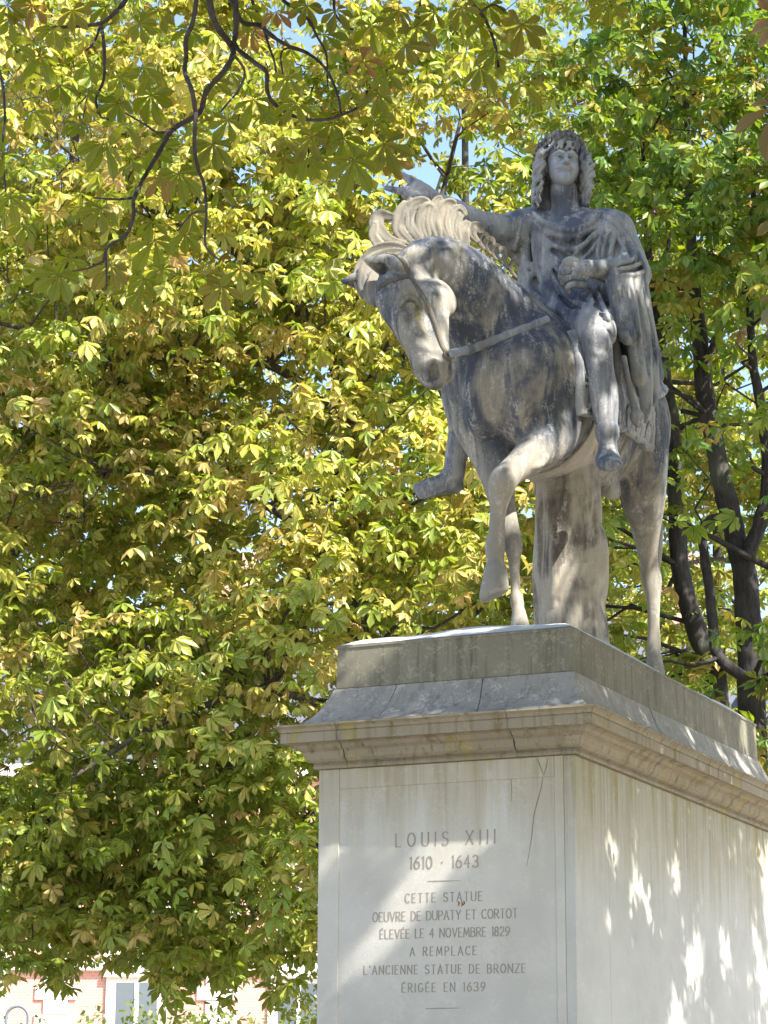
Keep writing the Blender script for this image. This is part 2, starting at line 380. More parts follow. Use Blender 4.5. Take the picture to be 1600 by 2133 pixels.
def build_saddle(H):
    C = Field((-.6, 1.1, 5.35), (.72, 3.1, 6.85), .009)
    sl, x, y, z = H.box((-.6, 1.1, 5.35), (.72, 3.1, 6.85)); C.ax = [x.ravel(), y.ravel(), z.ravel()]; C.lo = np.array([a[0] for a in C.ax], float); C.n = np.array([len(a) for a in C.ax])
    d = H.d[sl].copy(); pass
    px = [(1150, 640), (1180, 690), (1195, 745), (1199, 800), (1200, 866), (1225, 872), (1262, 886), (1300, 905), (1330, 926), (1352, 944), (1355, 900), (1352, 840), (1340, 760)]
    p, ok = H.hit(px); yz = [(q[1], q[2]) for q in p]; yz = yz+[(2.75, 6.85), (1.2, 6.85)]
    m = np.broadcast_to(poly_sd(y[0], z[0], yz).astype(np.float32)[None], d.shape)
    shell = np.abs(d-.012)-.016
    C.d = np.maximum(shell, m).astype(np.float32)
    rim = np.maximum(np.abs(d-.018)-.020, np.abs(m+.022)-.014); C.d = smin(C.d, rim.astype(np.float32), .004)
    tabs = []                                                                  # oval tabs along the lower border
    for u, v, a in ((1213, 765, .02), (1215, 828, .0), (1302, 872, -.1), (1322, 888, -.1), (1342, 905, -.1)):
        q, ok = H.hit([(u, v)])
        if ok[0]:
            g = H.grad(q)[0]; up = nrm(np.array((0, a, 1.))-g*g[2]); r = np.cross(up, g)
            O = Field(q[0]-.13, q[0]+.13, .006); tabs.append(O)
            t = np.linspace(0, 2*np.pi, 17); pt = [q[0]+g*.03+up*math.cos(s)*.085+r*math.sin(s)*.042 for s in t]; O.tube(pt, [.0085]*17, .003)
            O.ell(q[0]+g*.022, (.07, .032, .014), (up, r, g), .01)
    G = Field((-.6, 1.0, 5.2), (.72, 2.5, 6.2), .007)                          # girth
    for px, hw in (([(1225, 866), (1206, 920), (1170, 966), (1135, 990)], 1), ):
        pass
    sl, x, y, z = H.box((-.6, 1.25, 5.3), (.72, 2.6, 6.3)); G = Field((0, 0, 0), (.01, .01, .01), .009); G.ax = [x.ravel(), y.ravel(), z.ravel()]; G.lo = np.array([a[0] for a in G.ax], float); G.n = np.array([len(a) for a in G.ax])
    e = y-1.62-.22*np.clip(z-5.6, 0, 1)+0*x; G.d = np.maximum(np.maximum(np.abs(H.d[sl]-.004)-.011, np.abs(e)-.14), np.maximum(z-6.2, x*0-1)).astype(np.float32)
    H.d[sl] = np.maximum(H.d[sl], -np.maximum(np.abs(H.d[sl])-.012, np.abs(np.abs(e)-.15)-.008)).astype(np.float32)
    return C, tabs, G
def build_stump():
    T = Field((-.55, 1.1, 4.2), (.65, 2.4, 5.75), .010)
    rows = [(1184, 960, 1.78, 68), (1184, 1010, 1.78, 69), (1184, 1060, 1.78, 71), (1183, 1110, 1.78, 69), (1189, 1160, 1.78, 76), (1189, 1210, 1.78, 78), (1186, 1260, 1.78, 75), (1190, 1320, 1.78, 79), (1192, 1400, 1.78, 84)]
    chain(T, rows, .01)
    rng = np.random.RandomState(5)
    c = P(1186, 1180, 1.78)
    def bark(x, y, z):
        a = np.arctan2(y-c[1], x-c[0]+0*y); f = 0
        for q in range(9):
            m, w, p, o = rng.randint(3, 17), rng.uniform(1.5, 7), rng.uniform(0, 6.28), rng.uniform(0, 6.28)
            f = f+np.sin(m*a+1.2*np.sin(w*z+p)+o)*np.cos(w*.7*z+o)/(2+m*.45)
        return .010*f+.006*np.sin(7*z+2*np.sin(a*2))
    T.warp(bark, (-.55, 1.1, 4.2), (.65, 2.4, 5.56))
    for px in ([(1240, 1040), (1236, 1090), (1240, 1130)], [(1208, 1045), (1212, 1100), (1214, 1150)], [(1127, 1030), (1130, 1120), (1124, 1230)], [(1160, 1225), (1159, 1245), (1161, 1258)]):
        stroke(T, px, 4, .015, cut=True)
    for px in ([(1250, 1090), (1262, 1150), (1256, 1200)], [(1140, 1000), (1146, 1060), (1140, 1120)], [(1150, 1130), (1156, 1200), (1150, 1260)]): stroke(T, px, 9, .03, lift=-3)
    return T

# ------------------------------------------------------------------ the rider
RR = nrm(CR*.98+np.array((0, -.15, 0))); RF = nrm(np.array((.30, -.95, .0))); RF = nrm(RF-RR*(RR @ RF)); RU = np.cross(RR, RF); RU = RU if RU[2] > 0 else -RU
def build_rider():
    B = Field((-.85, .85, 5.1), (.78, 2.45, 7.85), .008)
    # legs
    chain(B, [(1222, 655, 1.80, 46), (1234, 680, 1.55, 40), (1241, 710, 1.40, 34.5), (1246, 744, 1.38, 31), (1252, 780, 1.38, 28.5), (1257, 814, 1.39, 31.5), (1261, 847, 1.38, 28.5), (1264, 885, 1.36, 22.5), (1266, 920, 1.34, 20), (1266, 945, 1.33, 21)], .01)
    e = trace(B, [(1243, 702), (1244, 704)])
    if len(e): B.ell(e[0]+CF*.03, (.075, .05, .085), k=.03)
    stroke(B, [(1236, 730), (1246, 738), (1258, 734)], 4, .02, lift=-1)
    sd = nrm(CR)
    B.ovals([(P(1266, 955, 1.40), .075, .055), (P(1267, 958, 1.28), .078, .05), (P(1269, 967, 1.16), .085, .036), (P(1269, 970, 1.11), .078, .026)], sd, .025)
    chain(B, [(985, 770, 1.5, 34), (972, 815, 1.5, 32), (963, 855, 1.49, 27.5), (959, 900, 1.48, 25), (951, 945, 1.47, 23.5), (946, 985, 1.46, 23)], .01)
    B.ovals([(P(946, 1010, 1.49), .06, .058), (P(928, 1006, 1.44), .064, .07), (P(902, 1014, 1.37), .068, .044), (P(872, 1024, 1.30), .062, .026)], nrm((.8, .6, 0)), .03)
    B.blur(2)
    # boots
    for a, b, r in (((1265, 897, 1.355), (1265.5, 905, 1.352), 25.5), ((954, 938, 1.47), (952, 946, 1.47), 25)):
        p, q = P(*a), P(*b); B.seg(p, q, r*MPP(p), r*MPP(p)*.98, .004)
    for px in ([(1249, 912), (1255, 922), (1264, 924), (1272, 920), (1277, 910)], [(1250, 930), (1266, 934), (1282, 930)], [(1250, 940), (1266, 944), (1283, 940)], [(1264, 925), (1265, 950)], [(1272, 925), (1273, 950)]):
        stroke(B, px, 2.6, .004, lift=.5)
    stroke(B, [(1242, 968), (1255, 962), (1268, 960), (1283, 963), (1294, 970)], 3, .006)
    stroke(B, [(1241, 974), (1255, 977), (1270, 978), (1285, 978), (1296, 978)], 4, .004)
    # trunk of the body, under the clothes
    B.ovals([(P(1200, 655, 1.95), .22, .18), (P(1195, 560, 1.97), .22, .16), (P(1188, 480, 1.98), .22, .13)], RR, .05)
    chain(B, [(1181, 460, 1.96, 40), (1178, 432, 1.93, 30), (1174, 396, 1.89, 28)], .04)
    # right arm and pointing hand
    chain(B, [(1110, 485, 1.93, 40), (1060, 484, 1.75, 37), (1012, 474, 1.58, 33), (985, 464, 1.48, 31), (945, 441, 1.37, 27), (908, 420, 1.29, 20), (893, 412, 1.26, 18)], .02)
    chain(B, [(897, 414, 1.26, 20), (878, 405, 1.22, 25), (864, 398, 1.19, 22)], .015)
    chain(B, [(862, 396, 1.15, 11), (846, 398, 1.11, 10), (828, 397, 1.08, 8), (805, 391, 1.05, 6)], .006)
    chain(B, [(874, 386, 1.20, 11), (860, 379, 1.18, 10), (848, 371, 1.17, 8), (838, 364, 1.16, 7)], .006)
    for i, (u, v) in enumerate(((850, 407), (859, 414), (869, 419))):
        chain(B, [(u+16, v-10, 1.18, 9.5), (u, v-3, 1.10+.01*i, 9.5), (u+1, v+5, 1.12, 9), (u+12, v+4, 1.16, 8)], .003)
    # left arm and hand on the rein
    chain(B, [(1282, 494, 1.99, 28), (1308, 570, 1.94, 28), (1275, 565, 1.75, 27), (1240, 561, 1.62, 20), (1222, 560, 1.57, 19)], .02)
    chain(B, [(1226, 560, 1.57, 19), (1210, 566, 1.53, 22), (1203, 575, 1.52, 20)], .015)
    chain(B, [(1212, 550, 1.52, 9), (1198, 543, 1.48, 8), (1186, 541, 1.45, 7.5), (1177, 545, 1.44, 6.5)], .005)
    for u, v, w in ((1177, 554, 0), (1175, 568, 1), (1180, 582, 2), (1189, 595, 3)):
        chain(B, [(u+26, v-1, 1.50, 8), (u+9, v-3, 1.45, 7.6), (u-3, v, 1.44, 7), (u-7, v+8, 1.455, 6), (u-4, v+13, 1.47, 5)], .002)
    return B
HS = 1.06
HC = P(1171, 347, 1.88)                                  # centre of the rider's head
HF = nrm(np.array((.52, -.85, .10))); HR = nrm(np.cross(HF, (0.03, 0, 1))); HU = np.cross(HR, HF)
def hl(r, f, u): return HC+(HR*r+HF*f+HU*u)*HS
class HeadField(Field):                                  # sizes given for a head of ordinary height
    def ell(s, c, r, axes=None, k=0., cut=False): Field.ell(s, c, np.asarray(r)*HS, axes, k*HS, cut)
    def seg(s, a, b, ra, rb, k=0., cut=False): Field.seg(s, a, b, ra*HS, rb*HS, k*HS, cut)
    def tube(s, p, r, k=0., cut=False): Field.tube(s, p, np.asarray(r)*HS, k*HS, cut)
def build_head():
    F = HeadField(HC-np.array((.24, .26, .28)), HC+np.array((.24, .24, .26)), .005)
    A = (HR, HF, HU)
    F.ell(hl(0, -.02, .045), (.108, .128, .118), A); F.ell(hl(0, .035, -.02), (.090, .088, .115), A, .04); F.ell(hl(0, .045, -.080), (.074, .068, .075), A, .04)
    F.ell(hl(0, .088, -.128), (.036, .03, .028), A, .04)
    F.seg(hl(0, -.02, -.09), hl(0, -.03, -.19), .062, .058, .02)
    for s in (-1, 1):
        F.ell(hl(.054*s, .062, -.052), (.030, .034, .034), A, .03)                     # cheeks
        F.ell(hl(.041*s, .128, .001), (.033, .040, .023), A, .010, cut=True)
        F.ell(hl(.041*s, .088, .001), (.024, .022, .017), A, .004)
        F.tube([hl(.014*s, .126, .027), hl(.040*s, .123, .036), hl(.076*s, .090, .024)], [.012, .014, .010], .006)   # brows
        F.tube([hl(.019*s, .113, .012), hl(.040*s, .117, .018), hl(.062*s, .102, .006)], [.005, .006, .004], .003)   # lids
        F.tube([hl(.022*s, .110, -.008), hl(.040*s, .112, -.014), hl(.060*s, .101, -.006)], [.004, .005, .003], .003)
        F.ell(hl(.017*s, .124, -.040), (.013, .015, .012), A, .008)
        F.tube([hl(.004*s, .130, -.063), hl(.028*s, .124, -.067), hl(.052*s, .106, -.070), hl(.068*s, .092, -.060)], [.010, .011, .008, .005], .004)   # moustache
        F.ell(hl(.098*s, -.005, -.01), (.016, .028, .038), A, .008)
    F.tube([hl(0, .116, .028), hl(0, .131, -.006), hl(0, .153, -.038)], [.011, .012, .016], .008)
    F.tube([hl(-.011, .136, -.052), hl(.011, .136, -.052)], [.008, .008], .004, cut=True)
    F.tube([hl(-.028, .108, -.083), hl(0, .124, -.080), hl(.028, .108, -.083)], [.007, .009, .007], .005)
    F.tube([hl(-.032, .113, -.0915), hl(0, .128, -.090), hl(.032, .113, -.0915)], [.007]*3, .003, cut=True)
    F.tube([hl(-.022, .106, -.101), hl(0, .117, -.101), hl(.022, .106, -.101)], [.009, .011, .009], .005)
    F.tube([hl(-.018, .106, -.114), hl(.018, .106, -.114)], [.006, .006], .008, cut=True)
    return F
def build_hair():
    F = HeadField(HC-np.array((.36, .40, .48)), HC+np.array((.36, .36, .3)), .006); rng = np.random.RandomState(3)
    F.ell(hl(0, -.045, .055), (.120, .126, .122), (HR, HF, HU))
    for s in (-1, 1):                                     # long waves beside the face
        for layer in range(3):
            for i in range(14):
                i = i*9/13.; a = .12+i*.155; f0 = .060-.18*(i/9.); pts = []; ph = rng.uniform(0, 6.28); wv = rng.uniform(.010, .018); n = 18; fr = rng.uniform(17, 24); ln = .335+.05*rng.rand()-.06*layer*(i < 4)
                for j in range(n):
                    t = j/(n-1); out = .098+.011*layer+.052*t**1.2+.022*math.sin(3*t)
                    r_ = s*out*math.cos(a*.55)+wv*math.sin(ph+t*fr)*min(1, t*4); f_ = f0+.014*math.cos(ph+t*fr)+.03*(1-i/9.)*math.sin(3*t)-.02*t
                    pts.append(hl(r_, f_, .105-ln*t))
                rad = np.interp(np.linspace(0, 1, n), [0, .2, .75, 1], [.008, .0135, .0125, .006])*rng.uniform(.8, 1.2)
                F.tube(pts, rad, .002)
    for i in range(9):                                    # hair at the nape
        x = -.12+.03*i; F.tube([hl(x*.7, -.12, .1), hl(x, -.16, 0), hl(x*1.1, -.15, -.12), hl(x*1.2+.02*math.sin(i*9), -.13, -.25)], [.03, .035, .035, .02], .004)
    for i, x in enumerate((-.080, -.066, -.050, -.034, -.018, -.002, .014, .030, .046, .062, .078)):        # fringe over the brow
        c = .012*math.sin(i*2.3); y0 = math.sqrt(max(.0, .126**2-x*x*.9))
        F.tube([hl(x*.7, y0-.035, .135), hl(x+.4*c, y0+.004, .108), hl(x*1.05+1.6*c, y0+.009, .082), hl(x*1.02+2.6*c+.012, y0+.006, .060+.012*math.sin(i*4.1)), hl(x+3.4*c+.02*math.sin(i), y0-.002, .050+.016*math.sin(i*2.7))], [.013, .012, .010, .008, .004], .002)
    return F
def build_wreath():
    F = HeadField(HC-np.array((.30, .32, .2)), HC+np.array((.30, .32, .34)), .006); rng = np.random.RandomState(8)
    n = 34; ring = []
    for i in range(n+1):
        t = 2*math.pi*i/n; ring.append((.132*math.sin(t), .140*math.cos(t)-.028, .078+.062*math.cos(t)))
    F.tube([hl(*q) for q in ring], [.011]*(n+1), .003)
    for i in range(n):
        r, f, u = ring[i]; t = 2*math.pi*i/n; sg = 1 if math.sin(t) > 0 else -1
        tang = np.array(ring[(i+1) % n])-np.array(ring[i]); tang = tang/np.linalg.norm(tang)*(-sg)    # leaves run up to the brow from both sides
        for v in (-1, 0, 1):
            o = np.array((math.sin(t), math.cos(t), 0)); tip = np.array((r, f, u))+tang*.060+o*(.020+.012*(v == 0))+np.array((0, 0, .034*v))+rng.uniform(-.007, .007, 3)
            a, b = hl(r, f, u), hl(*tip); c = (a+b)/2; ax = nrm(b-a); up = nrm(HU-ax*(HU @ ax)); F.ell(c, (.040, .016, .009), (ax, up, np.cross(ax, up)), .002)
    return F
def build_clothes():
    T = Field((-.55, 1.2, 5.45), (.95, 2.5, 7.6), .0075)
    # tunic over the body
    T.ovals([(P(1205, 668, 1.92), .32, .24), (P(1200, 620, 1.93), .295, .215), (P(1192, 560, 1.95), .285, .205), (P(1190, 505, 1.97), .295, .19), (P(1188, 478, 1.985), .26, .15)], RR, .05)
    chain(T, [(1085, 484, 1.93, 40), (1110, 468, 1.955, 34), (1136, 474, 1.95, 30), (1160, 484, 1.93, 26), (1182, 490, 1.92, 25), (1206, 486, 1.93, 25), (1230, 475, 1.95, 28), (1252, 468, 1.97, 32), (1280, 478, 1.98, 40)], .02)
    chain(T, [(1100, 500, 1.92, 26), (1098, 560, 1.88, 22), (1106, 620, 1.84, 22)], .05)
    chain(T, [(1110, 482, 1.93, 48), (1080, 484, 1.85, 47), (1052, 488, 1.74, 42)], .05)                    # right sleeve
    chain(T, [(1258, 474, 1.97, 36), (1284, 492, 1.97, 39), (1308, 540, 1.95, 37), (1318, 572, 1.92, 37)], .05)   # cloak over the left arm
    chain(T, [(1318, 572, 1.90, 36), (1298, 568, 1.80, 32), (1276, 564, 1.73, 27)], .04)
    chain(T, [(1205, 650, 1.90, 62), (1226, 664, 1.66, 47), (1241, 688, 1.46, 43), (1243, 700, 1.42, 41)], .05)                      # skirt on the thigh
    chain(T, [(1000, 690, 1.85, 60), (985, 740, 1.6, 44)], .05)
    c0 = P(1246, 710, 1.42); n = nrm(CF*-.5-CU*.85); T.put(lambda x, y, z: -((x-c0[0])*n[0]+(y-c0[1])*n[1]+(z-c0[2])*n[2]), c0-.16, c0+.16, .01, cut=True)
    # cloak hanging from the left forearm, fold by fold
    for rows in ([(1278, 575, 1.70, 20), (1290, 640, 1.665, 19), (1302, 690, 1.63, 19), (1308, 706, 1.62, 14)],
                 [(1296, 575, 1.72, 22), (1310, 640, 1.69, 19), (1318, 690, 1.67, 17), (1324, 700, 1.67, 13)],
                 [(1304, 580, 1.77, 20), (1316, 660, 1.74, 19), (1324, 730, 1.72, 17), (1330, 782, 1.70, 16), (1331, 792, 1.70, 13)],
                 [(1318, 585, 1.81, 22), (1332, 670, 1.79, 21), (1342, 760, 1.77, 18), (1346, 840, 1.75, 14), (1345, 878, 1.74, 6)],
                 [(1326, 585, 1.88, 24), (1342, 680, 1.87, 22), (1354, 780, 1.86, 20), (1360, 836, 1.84, 12)],
                 [(1310, 600, 1.84, 24), (1320, 690, 1.82, 24), (1330, 760, 1.81, 20), (1338, 820, 1.80, 12)],
                 [(1272, 690, 1.75, 13), (1283, 740, 1.70, 13), (1292, 786, 1.68, 11), (1294, 798, 1.68, 6)]):
        chain(T, rows, .02, 6)
    # back of the cloak
    for i in range(11):
        t = i/10.; y = 2.10+.13*math.sin(1.2+t*1.9)-.06*(t > .85); x = 1118+188*t
        chain(T, [(x, 472+80*max(0, t-.6)*2, y-.02, 26), (x+2+14*t, 600, y+.03, 27), (x+6+30*t, 700, y+.05, 27), (x+10+46*t, 772+12*t, y+.06, 22)], .03, 4)
    T.blur(1)
    # folds across the breast: hollows first, then the rolls of cloth
    rolls = [([(1108, 440), (1130, 462), (1165, 478), (1205, 478), (1240, 460), (1256, 440)], 7), ([(1106, 446), (1128, 474), (1165, 492), (1205, 492), (1245, 470)], 5.5),
             ([(1110, 450), (1135, 496), (1180, 522), (1215, 512), (1250, 476)], 6), ([(1112, 460), (1138, 520), (1185, 552), (1222, 535), (1254, 490)], 5),
             ([(1116, 470), (1134, 545), (1165, 600), (1205, 632), (1260, 655)], 6.5), ([(1122, 480), (1142, 555), (1175, 610), (1220, 645), (1275, 668)], 5),
             ([(1108, 480), (1122, 560), (1150, 620), (1190, 650), (1250, 668), (1288, 676)], 6), ([(1130, 480), (1152, 545), (1190, 590), (1225, 600)], 5),
             ([(1094, 470), (1100, 540), (1108, 600), (1122, 640)], 6), ([(1090, 500), (1096, 560), (1104, 585), (1098, 612)], 5),
             ([(1256, 478), (1246, 530), (1250, 545)], 5), ([(1268, 480), (1258, 520), (1256, 545)], 4.5), ([(1282, 482), (1274, 520), (1270, 545)], 5),
             ([(1298, 490), (1296, 530), (1278, 552)], 5), ([(1240, 600), (1255, 640), (1272, 670)], 6), ([(1225, 605), (1238, 640), (1262, 672)], 5), ([(1258, 590), (1268, 630), (1282, 665)], 6),
             ([(1252, 446), (1285, 466), (1310, 510), (1326, 556)], 5), ([(1256, 458), (1284, 484), (1302, 525), (1308, 552)], 5), ([(1262, 448), (1296, 464), (1322, 505), (1338, 552)], 4),
             ([(1060, 450), (1056, 485), (1054, 520)], 4.5), ([(1072, 452), (1066, 490), (1062, 524)], 4.5), ([(1086, 455), (1078, 495), (1072, 522)], 4.5),
             ([(1330, 530), (1310, 545), (1280, 552), (1270, 550)], 4.5), ([(1340, 545), (1318, 556), (1285, 562)], 4.5), ([(1348, 560), (1325, 572), (1290, 574)], 5), ([(1310, 500), (1328, 535), (1345, 560)], 5),
             
             ]
    hol = [([(1112, 456), (1140, 506), (1182, 538), (1218, 524), (1250, 486)], 5), ([(1114, 450), (1136, 484), (1170, 506), (1210, 502), (1246, 476)], 5), ([(1116, 478), (1134, 552), (1162, 606), (1200, 640), (1255, 662)], 5),
           ([(1128, 482), (1148, 552), (1182, 600), (1225, 628)], 5), ([(1100, 470), (1106, 540), (1118, 600), (1140, 635)], 5), ([(1262, 480), (1252, 525), (1252, 545)], 4), ([(1275, 482), (1266, 520), (1262, 545)], 4), ([(1290, 488), (1286, 525), (1274, 548)], 4),
           ([(1232, 602), (1246, 640), (1268, 670)], 5), ([(1250, 596), (1262, 635), (1276, 668)], 5), ([(1066, 452), (1060, 490), (1058, 522)], 4), ([(1079, 455), (1072, 492), (1066, 524)], 4), ([(1336, 538), (1314, 550), (1284, 557)], 3.5), ([(1345, 552), (1322, 564), (1288, 568)], 3.5),
           ([(1192, 480), (1196, 500), (1192, 530)], 5)]
    for u in (1208, 1219, 1231, 1243, 1255, 1267): stroke(T, [(u+3, 660), (u-1, 680), (u, 702)], 3.4, .004, cut=True, n=7, lift=-1.5, ends=(.8, .8))
    stroke(T, [(1196, 652), (1225, 648), (1260, 660), (1288, 680)], 5, .012, n=5)
    chain(T, [(1268, 490, 1.90, 30), (1276, 530, 1.86, 28), (1290, 560, 1.82, 24)], .04)
    for px, r in hol: stroke(T, px, r+1.2, .010, cut=True, lift=-4.2, n=7)
    for px, r in rolls: stroke(T, px, r*.95, .006, lift=2.2, n=7)
    # grooves down the hanging cloth
    for px in ([(1296, 590), (1310, 660), (1322, 720)], [(1312, 590), (1328, 680), (1336, 760)], [(1326, 600), (1342, 690), (1354, 790)], [(1340, 590), (1358, 690), (1374, 780)], [(1284, 600), (1294, 650), (1302, 690)]):
        stroke(T, px, 5.6, .009, cut=True, lift=-4)
    # scalloped edge on his right side
    chain(T, [(1096, 520, 1.80, 9), (1098, 548, 1.79, 8), (1112, 556, 1.76, 7), (1110, 572, 1.77, 7), (1098, 584, 1.80, 8), (1104, 606, 1.80, 7)], .01)
    chain(T, [(1100, 604, 1.74, 7), (1132, 628, 1.70, 7), (1166, 648, 1.62, 8)], .012)                        # roll at the pommel
    chain(T, [(1128, 600, 1.74, 8), (1150, 618, 1.70, 9), (1168, 644, 1.62, 9)], .02)
    chain(T, [(1166, 640, 1.60, 14), (1182, 660, 1.54, 13), (1196, 690, 1.48, 10)], .015)                     # knot of the sash
    T.blur(1)
    chain(T, [(1300, 745, 1.62, 6), (1314, 820, 1.62, 6.5), (1324, 856, 1.62, 9), (1327, 868, 1.62, 15), (1330, 880, 1.62, 11)], .004)   # sword hilt
    for px in ([(1172, 640), (1186, 668)], [(1180, 640), (1194, 668)], [(1164, 650), (1182, 684)]): stroke(T, px, 2.5, .004, cut=True)
    return T
# ------------------------------------------------------------------ materials
def nodes(name):
    m = bpy.data.materials.new(name); m.use_nodes = True; nt = m.node_tree; b = nt.nodes['Principled BSDF']
    return m, nt, b
class NT:
    def __init__(s, nt): s.nt = nt
    def n(s, t, **kw):
        q = s.nt.nodes.new(t)
        for k, v in kw.items(): setattr(q, k, v)
        return q
    def link(s, a, b): s.nt.links.new(a, b)
    def coord(s, scale=(1, 1, 1), which='Object', loc=(0, 0, 0)):
        c = s.n('ShaderNodeTexCoord'); m = s.n('ShaderNodeMapping'); m.inputs['Scale'].default_value = scale; m.inputs['Location'].default_value = loc
        s.link(c.outputs[which], m.inputs[0]); return m.outputs[0]
    def noise(s, vec, scale, detail=4, rough=.6, dist=0.):
        q = s.n('ShaderNodeTexNoise'); q.inputs['Scale'].default_value = scale; q.inputs['Detail'].default_value = detail; q.inputs['Roughness'].default_value = rough; q.inputs['Distortion'].default_value = dist
        s.link(vec, q.inputs['Vector']); return q.outputs['Fac']
    def ramp(s, fac, a, b, lo=0., hi=1.):
        q = s.n('ShaderNodeMapRange'); q.interpolation_type = 'SMOOTHSTEP'
        for i, v in enumerate((a, b, lo, hi)): q.inputs[i+1].default_value = v
        s.link(fac, q.inputs[0]); return q.outputs[0]
    def mix(s, f, a, b):
        q = s.n('ShaderNodeMix', data_type='RGBA')
        for v, i in ((f, 0), (a, 6), (b, 7)):
            if isinstance(v, (tuple, list)): q.inputs[i].default_value = (*v, 1)
            elif isinstance(v, (int, float)): q.inputs[i].default_value = v
            else: s.link(v, q.inputs[i])
        return q.outputs[2]
    def math(s, op, a, b=0.):
        q = s.n('ShaderNodeMath', operation=op); q.use_clamp = False
        for v, i in ((a, 0), (b, 1)):
            if isinstance(v, (int, float)): q.inputs[i].default_value = v
            else: s.link(v, q.inputs[i])
        return q.outputs[0]
    def sep(s, vec):
        q = s.n('ShaderNodeSeparateXYZ'); s.link(vec, q.inputs[0]); return q.outputs
    def bump(s, h, strength, dist, to):
        q = s.n('ShaderNodeBump'); q.inputs['Strength'].default_value = strength; q.inputs['Distance'].default_value = dist; s.link(h, q.inputs['Height']); s.link(q.outputs[0], to)
def mat_marble(name, dark, mid, pale, olive, seed=0., amount=.5, low=None, warm=None):
    m, nt, b = nodes(name); N = NT(nt); v = N.coord(loc=(seed, seed*.7, 0)); vs = N.coord((3.2, 3.2, .55), loc=(seed, 0, 0))
    big = N.noise(v, 2.3, 5, .6, .4); st = N.noise(vs, 3.0, 6, .65, .6); fine = N.noise(v, 60, 6, .8); sp = N.noise(v, 95, 3, .7)
    c = N.mix(N.ramp(N.math('ADD', N.math('MULTIPLY', big, .55), N.math('MULTIPLY', st, .45)), .52-.14*amount, .66-.14*amount), mid, dark)
    if low:                                              # limbs below this height never took the black crust
        z = N.math('ADD', N.sep(N.coord())[2], N.math('MULTIPLY', N.math('SUBTRACT', st, .5), .9)); c = N.mix(N.ramp(z, low+.28, low-.28, 0, .8), c, warm)
    c = N.mix(N.ramp(N.math('ADD', N.math('MULTIPLY', N.noise(N.coord((5, 5, 1.1), loc=(seed+2, 1, 4)), 3.2, 8, .72), .62), N.math('MULTIPLY', fine, .38)), .50, .63, 0, .62), c, pale)
    c = N.mix(N.ramp(sp, .60, .72, 0, .55), c, tuple(x*.45 for x in mid))
    ol = N.noise(N.coord((2.4, 2.4, .7), loc=(seed+7, 3, 1)), 1.6, 4, .6)
    c = N.mix(N.ramp(ol, .58, .72, 0, .75), c, olive)
    N.link(c, b.inputs['Base Color']); b.inputs['Roughness'].default_value = .85; b.inputs['Specular IOR Level'].default_value = .25
    N.bump(N.math('ADD', fine, N.math('MULTIPLY', sp, .5)), .35, .006, b.inputs['Normal'])
    return m
def mat_stone(name, base, stain, dark, streak=1., speck=.5, zs=None, seed=0., green=None):
    m, nt, b = nodes(name); N = NT(nt); v = N.coord(loc=(seed, seed*1.3, 0)); vs = N.coord((6.5, 6.5, .45), loc=(seed, 2, 0)); z = N.sep(N.coord())[2]
    big = N.noise(v, 1.7, 5, .6); st = N.noise(vs, 2.2, 5, .6, .3); st2 = N.noise(N.coord((14, 14, .35), loc=(3, seed, 0)), 2.0, 4, .6); fine = N.noise(v, 55, 6, .75)
    c = N.mix(N.ramp(big, .38, .68), base, tuple(x*.86 for x in base))
    if zs:                                               # rain wash running down from the cornice
        run = N.ramp(z, zs[0], zs[1]); w = N.math('ADD', N.math('MULTIPLY', run, .62), N.math('SUBTRACT', N.math('MULTIPLY', st, .8), .30))
        c = N.mix(N.ramp(w, .30, .72, 0, .8), c, stain); c = N.mix(N.ramp(N.math('MULTIPLY', N.math('ADD', run, .25), st2), .50, .80, 0, .65*streak), c, dark)
        if green: c = N.mix(N.ramp(N.math('MULTIPLY', run, N.noise(N.coord((3, 3, .2), loc=(seed+5, 1, 0)), 2.4, 3)), .50, .62, 0, .75), c, green)
    else:
        c = N.mix(N.ramp(st, .48, .68, 0, .75*streak), c, stain); c = N.mix(N.ramp(st2, .55, .75, 0, .7*streak), c, dark)
        if green: c = N.mix(N.ramp(N.noise(N.coord((2, 2, 1), loc=(seed+5, 1, 0)), 2.4, 4), .58, .70, 0, .6), c, green)
    c = N.mix(N.ramp(N.math('ADD', N.math('MULTIPLY', fine, .55), N.math('MULTIPLY', N.noise(v, 9, 5, .7), .45)), .51, .60, 0, speck), c, tuple(min(.75, x*1.5) for x in base))
    c = N.mix(N.ramp(N.noise(v, 120, 3, .7), .62, .74, 0, speck), c, dark)
    N.link(c, b.inputs['Base Color']); b.inputs['Roughness'].default_value = .8; b.inputs['Specular IOR Level'].default_value = .25
    N.bump(N.math('ADD', fine, N.math('MULTIPLY', big, .6)), .3, .005, b.inputs['Normal'])
    return m
def mat_plain(name, col, rough=.8, var=.25, scale=20, spec=.25):
    m, nt, b = nodes(name); N = NT(nt); v = N.coord()
    c = N.mix(N.noise(v, scale, 5, .65), tuple(x*(1-var) for x in col), tuple(min(1, x*(1+var)) for x in col))
    N.link(c, b.inputs['Base Color']); b.inputs['Roughness'].default_value = rough; b.inputs['Specular IOR Level'].default_value = spec
    return m
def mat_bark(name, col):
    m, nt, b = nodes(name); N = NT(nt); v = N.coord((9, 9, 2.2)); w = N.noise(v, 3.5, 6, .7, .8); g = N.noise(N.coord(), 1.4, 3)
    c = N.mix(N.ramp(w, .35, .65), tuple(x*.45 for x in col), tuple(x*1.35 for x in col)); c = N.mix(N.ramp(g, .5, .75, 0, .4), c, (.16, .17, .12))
    N.link(c, b.inputs['Base Color']); b.inputs['Roughness'].default_value = .9; N.bump(w, .8, .02, b.inputs['Normal']); return m
